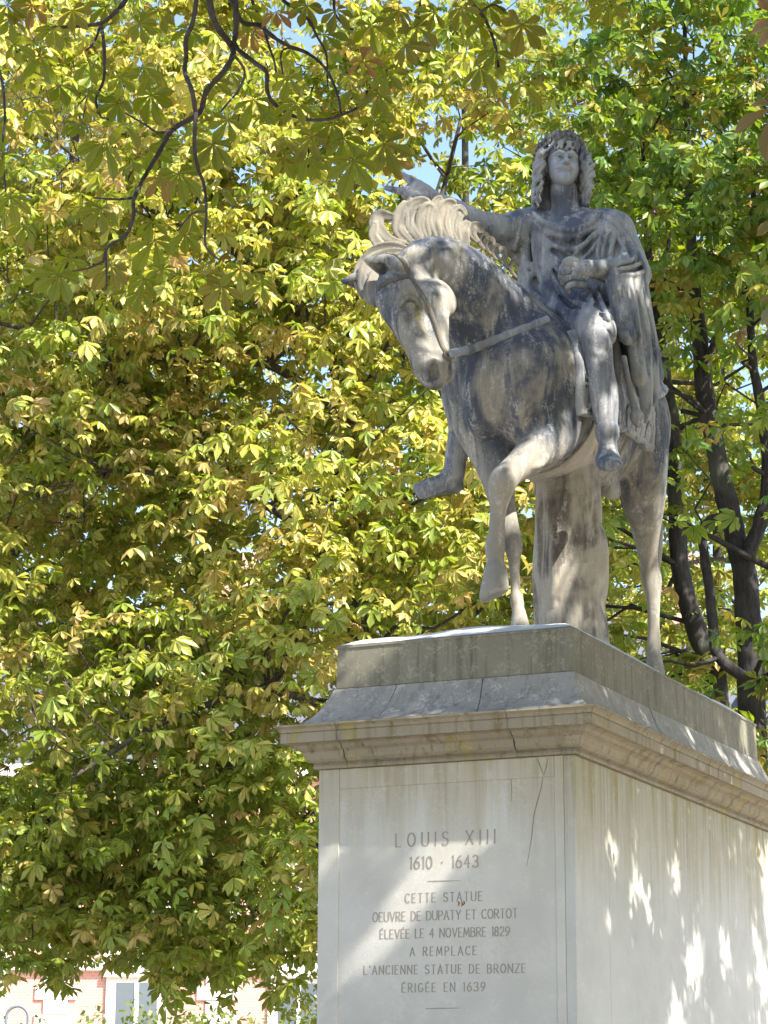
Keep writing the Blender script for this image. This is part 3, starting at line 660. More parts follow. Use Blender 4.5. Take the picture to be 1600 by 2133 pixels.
def mat_leaf(name, cols, brown=.5, trans=.45, per_object=False, veins=True):
    m = bpy.data.materials.new(name); m.use_nodes = True; nt = m.node_tree; nt.nodes.clear(); N = NT(nt)
    at = N.n('ShaderNodeAttribute'); at.attribute_name = 'tint'; sp = N.n('ShaderNodeSeparateColor'); N.link(at.outputs['Color'], sp.inputs[0])
    if per_object: oi = N.n('ShaderNodeObjectInfo'); rnd = oi.outputs['Random']
    else: rnd = sp.outputs[0]
    r = N.n('ShaderNodeValToRGB'); el = r.color_ramp.elements
    for i, (p, c) in enumerate(cols):
        e = el[i] if i < 2 else el.new(p)
        e.position = p; e.color = (*c, 1)
    N.link(rnd, r.inputs[0]); c = r.outputs[0]
    edge = N.math('ADD', sp.outputs[1], N.math('MULTIPLY', N.math('SUBTRACT', N.noise(N.coord(which='Generated' if False else 'Object'), 22 if per_object else 9, 3), .5), 1.1))
    dry = N.math('FRACT', N.math('MULTIPLY', rnd, 7.31))
    c = N.mix(N.math('MULTIPLY', N.ramp(edge, .62, .95), N.ramp(dry, .15, .8, 0, brown)), c, (.26, .105, .035))
    if veins:                                            # midrib and side veins
        vn = N.math('SINE', N.math('ADD', N.math('MULTIPLY', sp.outputs[2], 46.), N.math('MULTIPLY', at.outputs['Alpha'], -16.)))
        c = N.mix(N.ramp(vn, .75, 1., 0, .28), c, (.10, .075, .012)); c = N.mix(N.ramp(at.outputs['Alpha'], .10, .03, 0, .55), c, (.12, .085, .02))
    d = N.n('ShaderNodeBsdfPrincipled'); N.link(c, d.inputs['Base Color']); d.inputs['Roughness'].default_value = .38; d.inputs['Specular IOR Level'].default_value = .55
    t = N.n('ShaderNodeBsdfTranslucent'); hs = N.n('ShaderNodeHueSaturation'); hs.inputs['Saturation'].default_value = 1.15; hs.inputs['Value'].default_value = 1.25; N.link(c, hs.inputs['Color']); N.link(hs.outputs[0], t.inputs[0])
    x = N.n('ShaderNodeMixShader'); x.inputs[0].default_value = trans; N.link(d.outputs[0], x.inputs[1]); N.link(t.outputs[0], x.inputs[2])
    o = N.n('ShaderNodeOutputMaterial'); N.link(x.outputs[0], o.inputs[0]); return m

# ------------------------------------------------------------------ the pedestal
DX, ZD = .75, 3.5075                                     # half width of the shaft, its top
DY0, DY1 = 0., 3.83
PLX, PLY0, PLY1, PLZ0, PLZ1 = .7038, .1258, 3.68, 3.978, 4.225
def box(name, lo, hi, mat, parent, bev=.004):
    x0, y0, z0 = lo; x1, y1, z1 = hi; b = bev
    import bmesh
    bm = bmesh.new(); bmesh.ops.create_cube(bm, size=1.)
    for v in bm.verts: v.co = Vector(((x0+x1)/2+v.co.x*(x1-x0), (y0+y1)/2+v.co.y*(y1-y0), (z0+z1)/2+v.co.z*(z1-z0)))
    if bev: bmesh.ops.bevel(bm, geom=bm.edges[:], offset=bev, segments=1, affect='EDGES')
    me = bpy.data.meshes.new(name); bm.to_mesh(me); bm.free()
    if mat: me.materials.append(mat)
    o = bpy.data.objects.new(name, me); SC.collection.objects.link(o); o.parent = parent; return o
CORN = [(-.10, 3.5085), (.0, 3.5085), (.022, 3.509), (.028, 3.520), (.022, 3.532), (.016, 3.535), (.018, 3.538), (.040, 3.546), (.057, 3.560), (.064, 3.578), (.072, 3.597), (.088, 3.607), (.096, 3.609), (.096, 3.614), (.101, 3.616), (.112, 3.631), (.132, 3.639), (.164, 3.641), (.164, 3.692), (.159, 3.693), (.159, 3.697), (.166, 3.699), (.172, 3.715), (.186, 3.726), (.1926, 3.727), (.1926, 3.7375), (-.10, 3.7375)]
def cap_profile():
    q = []
    for t in np.linspace(0, 1, 16): q.append((1-t, 3.7385+.238*(.05*t+.95*t**2.9)))         # share of the overhang, height
    return q
def prism(name, loops, mat, parent, smooth=False):       # closed solid between consecutive loops of points
    n = len(loops[0]); vs = [p for l in loops for p in l]; fs = []
    for i in range(len(loops)-1):
        for j in range(n): fs.append((i*n+j, i*n+(j+1) % n, (i+1)*n+(j+1) % n, (i+1)*n+j))
    fs.append(tuple(range(n))[::-1]); fs.append(tuple((len(loops)-1)*n+j for j in range(n)))
    o = mesh_obj(name, vs, fs, mat, parent, smooth)
    import bmesh
    bm = bmesh.new(); bm.from_mesh(o.data); bmesh.ops.recalc_face_normals(bm, faces=bm.faces); bm.to_mesh(o.data); bm.free(); return o
def side_pt(side, s, o, z, rect):                        # along a side of a rectangle, pushed out by o; s in metres along it
    x0, x1, y0, y1 = rect
    if side == 0: return (s, y0-o, z)
    if side == 1: return (x1+o, s, z)
    if side == 2: return (s, y1+o, z)
    return (x0-o, s, z)
def cornice_run(name, side, cuts, mat, parent, rng, rect):
    x0, x1, y0, y1 = rect; a, b = (x0, x1) if side in (0, 2) else (y0, y1); e = [None]+list(cuts)+[None]
    for i in range(len(e)-1):
        loops = []; lo, hi = e[i], e[i+1]; ss = [0., 1.] if hi is None or lo is None or True else []
        n = 5; jit0 = rng.uniform(-.0035, .0035, len(CORN)); jit1 = rng.uniform(-.0035, .0035, len(CORN))
        for t in np.linspace(0, 1, n):
            loop = []
            for k, (o, z) in enumerate(CORN):
                s0 = a-o+.0015 if lo is None else lo+.0014+(abs(jit0[k]) if 5 < k < 17 else 0); s1 = b+o-.0015 if hi is None else hi-.0014-(abs(jit1[k]) if 5 < k < 17 else 0)
                w = rng.uniform(-.0012, .0012) if 0 < t < 1 and 1 < k < 25 else 0
                loop.append(side_pt(side, s0+(s1-s0)*t, o+w, z, rect))
            loops.append(loop)
        prism(name, loops, mat, parent)
# one-stroke capitals in the manner of the carved ones: polylines in a unit box
def arc(cx, cy, rx, ry, a0, a1, n=10): return [(cx+rx*math.cos(math.radians(a0+(a1-a0)*i/n)), cy+ry*math.sin(math.radians(a0+(a1-a0)*i/n))) for i in range(n+1)]
GL = {'A': (.56, [[(0, 0), (.28, 1), (.56, 0)], [(.1, .34), (.46, .34)]]), 'B': (.5, [[(0, 0), (0, 1), (.22, 1)]+arc(.22, .77, .22, .23, 90, -90)[1:]+[(0, .54)], [(.22, .54)]+arc(.24, .27, .26, .27, 90, -90)[1:]+[(0, 0)]]),
      'C': (.52, [arc(.3, .5, .3, .5, 48, 312, 14)]), 'D': (.54, [[(0, 0), (0, 1), (.2, 1)]+arc(.2, .5, .34, .5, 90, -90, 12)[1:]+[(0, 0)]]), 'E': (.42, [[(.42, 1), (0, 1), (0, 0), (.42, 0)], [(0, .52), (.34, .52)]]),
      'G': (.56, [arc(.3, .5, .3, .5, 50, 330, 14)+[(.56, .42), (.36, .42)]]), 'I': (.02, [[(.01, 0), (.01, 1)]]), 'L': (.42, [[(0, 1), (0, 0), (.42, 0)]]), 'M': (.68, [[(0, 0), (.08, 1), (.34, .2), (.6, 1), (.68, 0)]]),
      'N': (.54, [[(0, 0), (0, 1), (.54, 0), (.54, 1)]]), 'O': (.6, [arc(.3, .5, .3, .5, 90, 450, 20)]), 'P': (.46, [[(0, 0), (0, 1), (.22, 1)]+arc(.22, .74, .24, .26, 90, -90)[1:]+[(0, .48)]]),
      'R': (.5, [[(0, 0), (0, 1), (.22, 1)]+arc(.22, .75, .24, .25, 90, -90)[1:]+[(0, .5)], [(.2, .5), (.5, 0)]]), 'S': (.46, [arc(.24, .75, .21, .25, 30, 270, 10)+arc(.23, .25, .23, .25, 90, -150, 10)[1:]]),
      'T': (.5, [[(0, 1), (.5, 1)], [(.25, 1), (.25, 0)]]), 'U': (.54, [[(0, 1), (0, .3)]+arc(.27, .28, .27, .28, 180, 360, 10)+[(.54, 1)]]), 'V': (.56, [[(0, 1), (.28, 0), (.56, 1)]]), 'X': (.56, [[(0, 0), (.56, 1)], [(0, 1), (.56, 0)]]),
      'Y': (.54, [[(0, 1), (.27, .5), (.54, 1)], [(.27, .5), (.27, 0)]]), 'Z': (.5, [[(0, 1), (.5, 1), (0, 0), (.5, 0)]]), "'": (.06, [[(.05, 1), (.0, .82)]]), '0': (.5, [arc(.25, .5, .25, .5, 90, 450, 20)]),
      '1': (.1, [[(0, .9), (.1, 1), (.1, 0)]]), '2': (.46, [arc(.22, .74, .22, .26, 160, -20, 8)+[(0, 0), (.46, 0)]]), '3': (.46, [arc(.2, .76, .22, .24, 150, -70, 9)+[(.16, .54)], [(.16, .54)]+arc(.2, .27, .26, .27, 80, -150, 10)]),
      '4': (.5, [[(.34, 0), (.34, 1), (0, .32), (.5, .32)]]), '6': (.48, [[(.4, 1), (.2, .82), (.04, .5)]+arc(.24, .3, .24, .3, 160, 520, 16)]), '8': (.46, [arc(.23, .76, .19, .24, 90, 450, 14), arc(.23, .26, .23, .26, 90, 450, 14)]),
      '9': (.48, [[(.08, 0), (.28, .18), (.44, .5)]+arc(.24, .7, .24, .3, -20, 340, 16)]), '.': (.08, [[(.0, .42), (.08, .5)]]), ' ': (.34, []), 'É': (.42, [[(.42, 1), (0, 1), (0, 0), (.42, 0)], [(0, .52), (.34, .52)], [(.2, 1.1), (.3, 1.2)]])}
def inscription(name, text, p0, p1, h, mat, parent, th):
    p0, p1 = np.asarray(p0), np.asarray(p1); L = np.linalg.norm(p1-p0); ex = (p1-p0)/L; ez = np.array((0, 0, 1.)); ez = nrm(ez-ex*ex[2]); out = np.array((0, -1., 0))
    wid = [GL[c][0] for c in text]; gap = (L/h-sum(wid))/(len(text)-1); x = 0
    for c, w in zip(text, wid):
        V, Fc = [], []
        for pl in GL[c][1]:
            q = np.array(pl)*h; q[:, 0] += x*h
            for a, b in ((q[0], q[1]), (q[-1], q[-2])):          # small serifs on upright stroke ends
                d = (b-a)/(np.hypot(*(b-a))+1e-9)
                if abs(d[1]) > .8 and np.hypot(*(q[0]-q[-1])) > .05*h and a[1] < 1.02*h:
                    k = len(V); t = th*.6
                    for ux, uy in ((-.075*h, -t/2), (.075*h, -t/2), (.075*h, t/2), (-.075*h, t/2)): V.append(p0+ex*(a[0]+ux)+ez*(a[1]+uy+(t/2 if d[1] > 0 else -t/2))+out*.0013)
                    Fc.append((k, k+1, k+2, k+3))
            for a, b in zip(q[:-1], q[1:]):
                d = b-a; l = np.hypot(*d)
                if l < 1e-6: continue
                d /= l; nn = np.array((-d[1], d[0])); t = th*(1.25 if abs(d[1]) > .6 else .7); a2 = a-d*t*.35; b2 = b+d*t*.35; k = len(V)
                for u in (a2-nn*t/2, b2-nn*t/2, b2+nn*t/2, a2+nn*t/2): V.append(p0+ex*u[0]+ez*u[1]+out*(.0011+.00005*len(Fc)))
                Fc.append((k, k+1, k+2, k+3))
        x += w+gap
        if V: mesh_obj(name, V, Fc, mat, parent, False)
def ribbon(name, pts, w, mat, parent, out):              # thin dark line laid on a face (a crack, a seam)
    V, Fc = [], []; out = np.asarray(out, float)
    for i in range(len(pts)):
        a = np.asarray(pts[i]); d = nrm(np.asarray(pts[min(i+1, len(pts)-1)])-np.asarray(pts[max(i-1, 0)])); s = np.cross(d, out)
        k = w*(.4+.6*math.sin(math.pi*min(1, .15+i/(len(pts)-1)))); V += [a-s*k/2+out*.001, a+s*k/2+out*.001]
    for i in range(len(pts)-1): Fc.append((2*i, 2*i+1, 2*i+3, 2*i+2))
    return mesh_obj(name, V, Fc, mat, parent, False)
def PX(u, v, x): d = ray(u, v); return CAM+d*(x-CAM[0])/d[0]
def build_pedestal():
    root = empty('pedestal', 'tall pale marble pedestal with carved inscription, cornice and stained sides', 'pedestal')
    rng = np.random.RandomState(11)
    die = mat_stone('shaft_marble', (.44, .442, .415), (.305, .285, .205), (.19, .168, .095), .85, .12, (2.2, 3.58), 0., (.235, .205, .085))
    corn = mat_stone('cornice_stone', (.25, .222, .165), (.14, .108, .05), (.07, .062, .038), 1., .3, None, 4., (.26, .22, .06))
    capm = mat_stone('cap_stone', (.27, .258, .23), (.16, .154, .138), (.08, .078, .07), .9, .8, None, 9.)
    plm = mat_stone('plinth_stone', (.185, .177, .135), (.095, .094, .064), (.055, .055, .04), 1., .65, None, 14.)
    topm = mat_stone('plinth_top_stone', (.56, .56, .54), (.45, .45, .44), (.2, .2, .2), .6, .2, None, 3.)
    ink = mat_plain('incised_letter_stone', (.255, .23, .20), .9, .28, 22); crk = mat_plain('crack_stone', (.17, .15, .11), .9, .4, 40)
    # shaft: core, framed front, slabs on the sides
    core = box('shaft_core', (-.70, .06, .55), (.70, DY1-.06, ZD-.004), die, root)
    xl = P(705, 1900, 0)[0]; xr = P(1158, 1900, 0)[0]; zt = P(930, 1631, 0)[2]
    die_s = die; die = mat_stone('front_marble', (.465, .455, .415), (.335, .31, .235), (.235, .21, .14), .8, .12, (2.6, 3.58), 6., (.29, .26, .15))
    f = box('front_panel', (xl-.01, .006, .95), (xr+.01, .07, zt+.01), die, root, .002)
    for nm, lo, hi in (('panel_border', (-DX, 0, .9), (xl-.0012, .065, ZD)), ('panel_border', (xr+.0012, 0, .9), (DX-.06, .065, ZD)), ('panel_border', (xl+.0, .0, zt+.001), (xr-.0, .066, ZD-.0005))): box(nm, lo, hi, die, root, .0025)
    die = die_s
    ys = [0.003, PX(1268, 1800, DX)[1], PX(1563, 1800, DX)[1], DY1]
    for sx in (1, -1):
        for a, b in zip(ys[:-1], ys[1:]):
            x0, x1 = (DX-.06, DX) if sx > 0 else (-DX, -DX+.06)
            box('side_slab', (x0+(.0005 if sx > 0 else 0), a+.002 if a > .1 else (a if sx > 0 else .066), .9), (x1, b-.002, ZD-rng.uniform(0, .002)), die, root, .003)
    box('back_slab', (-.69, DY1-.06, .9), (.69, DY1, ZD), die, root)
    # foot of the pedestal
    box('base_moulding', (-.86, -.11, .62), (.86, DY1+.11, .9), corn, root, .03); box('base_block', (-.97, -.22, .22), (.97, DY1+.22, .62), capm, root, .012)
    box('step', (-1.35, -.6, -.02), (1.35, DY1+.6, .22), capm, root, .015)
    # cornice in blocks, joints where the photograph shows them
    rect = (-DX, DX, DY0, DY1)
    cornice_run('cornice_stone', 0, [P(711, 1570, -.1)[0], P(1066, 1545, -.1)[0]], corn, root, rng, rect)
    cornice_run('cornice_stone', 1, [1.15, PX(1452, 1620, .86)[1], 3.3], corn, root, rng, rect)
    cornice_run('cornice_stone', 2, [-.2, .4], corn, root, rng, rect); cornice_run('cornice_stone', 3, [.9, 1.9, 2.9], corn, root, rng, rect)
    # hollow cap sloping up to the plinth
    pr = cap_profile(); X0 = DX+.1926; Y0 = DY0-.1926; Y1 = DY1+.1926
    def ring(t): return (PLX+.012)*(1-t)+X0*t, (PLY0-.012)*(1-t)+Y0*t, (PLY1+.012)*(1-t)+Y1*t
    def cap_run(side, cuts):
        e = [0.]+cuts+[1.]
        for a, b in zip(e[:-1], e[1:]):
            loops = []; ww = np.concatenate([[0], rng.uniform(-.002, .002, 5), [0]])
            for wi, s in enumerate(np.linspace(a, b, 7)):
                l = []
                for o, z in pr+[(-.12, pr[-1][1]), (-.12, pr[0][1])]:
                    x, y0, y1 = ring(o); g0 = .0025/(2*x) if a > 0 else 0; g1 = .0025/(2*x) if b < 1 else 0
                    q = (s-a)/(b-a)*(b-g1-a-g0)+a+g0; zz = z+(ww[wi] if 0 < o < .9 else 0)
                    if side == 0: l.append((-x+2*x*q, y0, zz))
                    elif side == 1: l.append((x, y0+(y1-y0)*q, zz))
                    elif side == 2: l.append((x-2*x*q, y1, zz))
                    else: l.append((-x, y1-(y1-y0)*q, zz))
                loops.append(l)
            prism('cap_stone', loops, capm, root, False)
    cap_run(0, [.27, .63]); cap_run(1, [.36, .7]); cap_run(2, [.5]); cap_run(3, [.3, .64])
    # plinth under the statue, with its worn weathered top
    bx = [(PLX, PLY0, PLY1, PLZ0), (PLX+.004, PLY0-.004, PLY1+.004, PLZ0+.006), (PLX, PLY0, PLY1, PLZ1-.02), (PLX+.006, PLY0-.006, PLY1+.006, PLZ1-.012), (PLX+.005, PLY0-.005, PLY1+.005, PLZ1)]
    def rect_loop(x, y0, y1, z, n=14, j=0.):
        l = []
        for i in range(n): l.append((-x+2*x*i/n, y0, z+rng.uniform(-j, j)))
        for i in range(n): l.append((x, y0+(y1-y0)*i/n, z+rng.uniform(-j, j)))
        for i in range(n): l.append((x-2*x*i/n, y1, z+rng.uniform(-j, j)))
        for i in range(n): l.append((-x, y1-(y1-y0)*i/n, z+rng.uniform(-j, j)))
        return l
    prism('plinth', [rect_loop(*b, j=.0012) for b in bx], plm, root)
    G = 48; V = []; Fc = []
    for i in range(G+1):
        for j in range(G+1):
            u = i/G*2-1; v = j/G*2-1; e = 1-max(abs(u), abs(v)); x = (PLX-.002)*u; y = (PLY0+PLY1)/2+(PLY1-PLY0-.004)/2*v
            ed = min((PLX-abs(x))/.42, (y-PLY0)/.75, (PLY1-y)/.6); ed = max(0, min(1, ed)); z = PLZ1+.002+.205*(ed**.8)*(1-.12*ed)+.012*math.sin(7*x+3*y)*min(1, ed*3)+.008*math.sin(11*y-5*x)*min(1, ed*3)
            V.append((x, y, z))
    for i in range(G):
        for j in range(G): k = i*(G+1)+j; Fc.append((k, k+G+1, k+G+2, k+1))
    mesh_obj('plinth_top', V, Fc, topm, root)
    # lettering
    T = [('LOUIS XIII', 493, 545, 1043, 523, 73), ('1610 . 1643', 572, 668, 950, 657, 66), ('CETTE STATUE', 545, 855, 972, 843, 50), ('OEUVRE DE DUPATY ET CORTOT', 365, 960, 1167, 938, 50), ('ÉLEVÉE LE 4 NOVEMBRE 1829', 405, 1055, 1125, 1038, 49),
         ('A REMPLACE', 572, 1151, 940, 1144, 48), ("L'ANCIENNE STATUE DE BRONZE", 315, 1254, 1212, 1243, 48), ('ÉRIGÉE EN 1639', 527, 1352, 988, 1345, 48)]
    s = .375
    for tx, x0, y0, x1, y1, h in T:
        a = P(640+s*x0, 1560+s*y0, .006); b = P(640+s*x1, 1560+s*y1, .006); c = P(640+s*x0, 1560+s*(y0-h), .006)
        inscription('letter', tx, a, b, c[2]-a[2], ink, f, .0068 if h > 60 else .0050)
    for x0, y0, x1, y1 in ((667, 736, 853, 732), (657, 1443, 848, 1440)): ribbon('inscription_rule', [P(640+s*(x0+(x1-x0)*q/4), 1560+s*(y0+(y1-y0)*q/4), .006) for q in range(5)], .006, ink, f, (0, -1, 0))
    # cracks
    C = lambda px, y: [P(u, v, y) for u, v in px]
    ribbon('crack', C([(1131, 1617), (1128, 1640), (1120, 1668), (1112, 1700), (1108, 1740), (1103, 1775), (1097, 1805)], .006), .005, crk, f, (0, -1, 0))
    ribbon('crack', C([(1064, 1616), (1066, 1640), (1065, 1670)], .006), .004, crk, f, (0, -1, 0))
    ribbon('crack', C([(1119, 1580), (1124, 1592), (1133, 1615)], 0), .007, crk, root, (0, -1, 0)); ribbon('crack', C([(1141, 1580), (1138, 1598), (1133, 1615)], 0), .006, crk, root, (0, -1, 0))
    ribbon('crack', C([(962, 1348), (972, 1375), (976, 1405)], PLY0-.004), .006, crk, root, (0, -1, 0))
    rust = mat_plain('rust', (.20, .09, .03), .9, .4, 90)
    for du, dv in ((0, 0), (7, 1), (11, -1)): ribbon('rust_mark', [P(955+du, 1878+dv, .006), P(957+du, 1882+dv, .006), P(954+du, 1887+dv, .006)], .010, rust, f, (0, -1, 0))
    return root
def build_statue():
    root = empty('equestrian_statue', 'weathered marble statue of a laurelled rider pointing from a pacing horse', 'statue')
    horse_m = mat_marble('horse_marble', (.056, .066, .090), (.228, .216, .185), (.48, .47, .44), (.15, .13, .035), 0., .62, 5.55, (.27, .25, .21))
    rider_m = mat_marble('rider_marble', (.095, .107, .138), (.285, .288, .288), (.54, .535, .515), (.19, .175, .14), 5., .55)
    head_m = mat_marble('face_marble', (.17, .19, .225), (.28, .30, .33), (.43, .44, .445), (.17, .17, .17), 2., .35)
    mane_m = mat_marble('mane_marble', (.105, .10, .09), (.225, .205, .165), (.32, .30, .25), (.2, .17, .11), 3., .35)
    stump_m = mat_marble('stump_marble', (.10, .09, .078), (.34, .308, .255), (.46, .43, .375), (.25, .21, .14), 8., .34)
    strap_m = mat_marble('strap_marble', (.06, .052, .045), (.14, .122, .095), (.26, .24, .2), (.12, .1, .06), 1., .5)
    def part(name, F, m, parent, label=None):
        v, q = F.mesh(); o = mesh_obj(name, v, q, m, parent)
        if label: o['label'] = label
        return o
    H = build_horse(); horse = part('horse', H, horse_m, root)
    part('mane', build_mane(H), mane_m, horse); part('tail', build_tail(), horse_m, horse)
    br, rein = build_bridle(H); part('bridle', br, strap_m, horse); part('rein', rein, head_m, horse)
    sc, tabs, girth = build_saddle(H); part('saddle_cloth', sc, rider_m, horse); [part('cloth_tab', q, rider_m, horse) for q in tabs]; part('girth_strap', girth, stump_m, horse)
    part('tree_stump_support', build_stump(), stump_m, root)
    v, q = join_meshes([build_rider().mesh()]); rider = mesh_obj('rider', v, q, rider_m, root)
    part('head', build_head(), head_m, rider); part('hair', build_hair(), rider_m, rider); part('laurel_wreath', build_wreath(), horse_m, rider); part('cloak_and_tunic', build_clothes(), rider_m, rider)
    return root

# ------------------------------------------------------------------ trees
def tube_mesh(pts, rs, n=7):
    pts = np.asarray(pts, float); V, Fc = [], []
    ref = np.array((.3, .5, .8))
    for i in range(len(pts)):
        d = nrm(pts[min(i+1, len(pts)-1)]-pts[max(i-1, 0)]); u = nrm(np.cross(d, ref)); w = np.cross(d, u); a = np.arange(n)*2*math.pi/n
        q = rs[i]*(1+(.09*np.sin(3*a+i*.9)+.07*np.sin(5*a-i*1.7) if rs[i] > .04 else 0*a)); V.append(pts[i]+q[:, None]*(np.cos(a)[:, None]*u+np.sin(a)[:, None]*w))
    V = np.vstack(V)
    for i in range(len(pts)-1):
        for j in range(n): Fc.append((i*n+j, i*n+(j+1) % n, (i+1)*n+(j+1) % n, (i+1)*n+j))
    return V, np.array(Fc)
def leaf_template(seed, fine=False):                     # a palmate chestnut leaf of unit radius in the xy plane, z up: verts, quads, (edge, along, across)
    rng = np.random.RandomState(seed); nl = rng.choice([5, 6, 7], p=[.3, .3, .4]); V, Q, A = [], [], []
    angs = np.linspace(-1, 1, nl)*math.radians(125)
    for i, a in enumerate(angs):
        a = a+rng.uniform(-.1, .1); ln = (1-.38*(abs(angs[i])/2.2)**1.3)*rng.uniform(.88, 1.08); wd = ln*(rng.uniform(.195, .245) if fine else rng.uniform(.225, .285)); droop = rng.uniform(.15, .5)+.12*abs(angs[i]) if fine else rng.uniform(.2, .85)+.15*abs(angs[i]); fold = rng.uniform(.1, .6); curl = rng.uniform(-.2, .5)
        k = len(V); ca, sa = math.cos(a), math.sin(a)
        def pt(t, s, w):
            x = t*ln; z = -droop*ln*t**1.5-curl*t**3*.3; py = s*w*wd; V.append((x*ca-py*sa, x*sa+py*ca, z+abs(s)*fold*w*wd)); A.append((min(1, .25+.6*abs(s)*w+.35*t**3), t, abs(s)*w))
        if fine:
            st = [(0., .02), (.25, .30), (.48, .70), (.68, 1.), (.83, .86), (.93, .42), (1., .02)]
            for j, (t, w) in enumerate(st):
                for s in (-1, 0, 1): pt(t-(.015 if s else 0)*(t > .9), s, w*(rng.uniform(.9, 1.08) if 0 < j < 6 else 1))
            for j in range(len(st)-1):
                b = k+3*j; Q += [(b, b+3, b+4, b+1), (b+1, b+4, b+5, b+2)]
        else:
            pt(0, 0, 0); pt(.42, 1, .55); pt(.74, 1, 1.); pt(1, 0, 0); pt(.74, -1, 1.); pt(.42, -1, .55); Q += [(k, k+1, k+2, k+3), (k, k+3, k+4, k+5)]
    return np.array(V), np.array(Q), np.array(A)
LT = [leaf_template(100+i) for i in range(24)]; LF = [leaf_template(300+i, True) for i in range(8)]
def leaf_frames(n, rng, tilt=.5, bias=(0, 0, 1)):
    nz = np.array(bias, float)+rng.normal(0, tilt, (n, 3)); nz /= np.linalg.norm(nz, axis=1)[:, None]
    a = rng.uniform(0, 6.283, n); r = np.stack([np.cos(a), np.sin(a), rng.normal(-.25, .25, n)], 1); r -= nz*(r*nz).sum(1)[:, None]; r /= np.linalg.norm(r, axis=1)[:, None]+1e-9
    return r, np.cross(nz, r), nz
def leaf_mesh(name, pos, rad, rng, mat, parent, tilt=.5, bias=(0, 0, 1), tint=None, temps=None):
    temps = temps or LT; pos = np.asarray(pos); n = len(pos); ex, ey, ez = leaf_frames(n, rng, tilt, bias); which = rng.randint(0, len(temps), n); tint = rng.rand(n) if tint is None else tint
    Vs, Qs, Cs, o = [], [], [], 0
    for w, (V, Q, A) in enumerate(temps):
        s = np.where(which == w)[0]
        if not len(s): continue
        W = pos[s][:, None, :]+rad[s][:, None, None]*(V[None, :, 0:1]*ex[s][:, None, :]+V[None, :, 1:2]*ey[s][:, None, :]+V[None, :, 2:3]*ez[s][:, None, :])
        Vs.append(W.reshape(-1, 3)); Qs.append((Q[None]+(np.arange(len(s))*len(V))[:, None, None]+o).reshape(-1, 4)); o += len(s)*len(V)
        c = np.empty((len(s), len(V), 4)); c[:, :, 0] = tint[s][:, None]; c[:, :, 1:] = A[None]; Cs.append(c.reshape(-1, 4))
    return mesh_obj(name, np.vstack(Vs), np.vstack(Qs), mat, parent, False, np.vstack(Cs))
def hdir(yaw_off=0.): a = YAW-yaw_off; return np.array((-math.sin(a), math.cos(a), 0))
def bend(a, b, rng, n=6, amp=.08, up=0.):                # a crooked line from a to b
    a, b = np.asarray(a, float), np.asarray(b, float); L = np.linalg.norm(b-a); t = np.linspace(0, 1, n)[:, None]; p = a+(b-a)*t+np.array((0, 0, 1))*up*L*np.sin(np.pi*t)
    p[1:-1] += rng.normal(0, amp*L/n**.5, (n-2, 3)); return p
def in_frame(p, m=0.):                                   # is a point within the picture (margin in pixels)
    d = np.atleast_2d(p)-CAM; z = d @ CF; u = 800+FPX*(d @ CR)/z; v = 1066.5-FPX*(d @ CU)/z
    return (z > .1) & (u > -m) & (u < 1600+m) & (v > -m) & (v < 2133+m), u, v
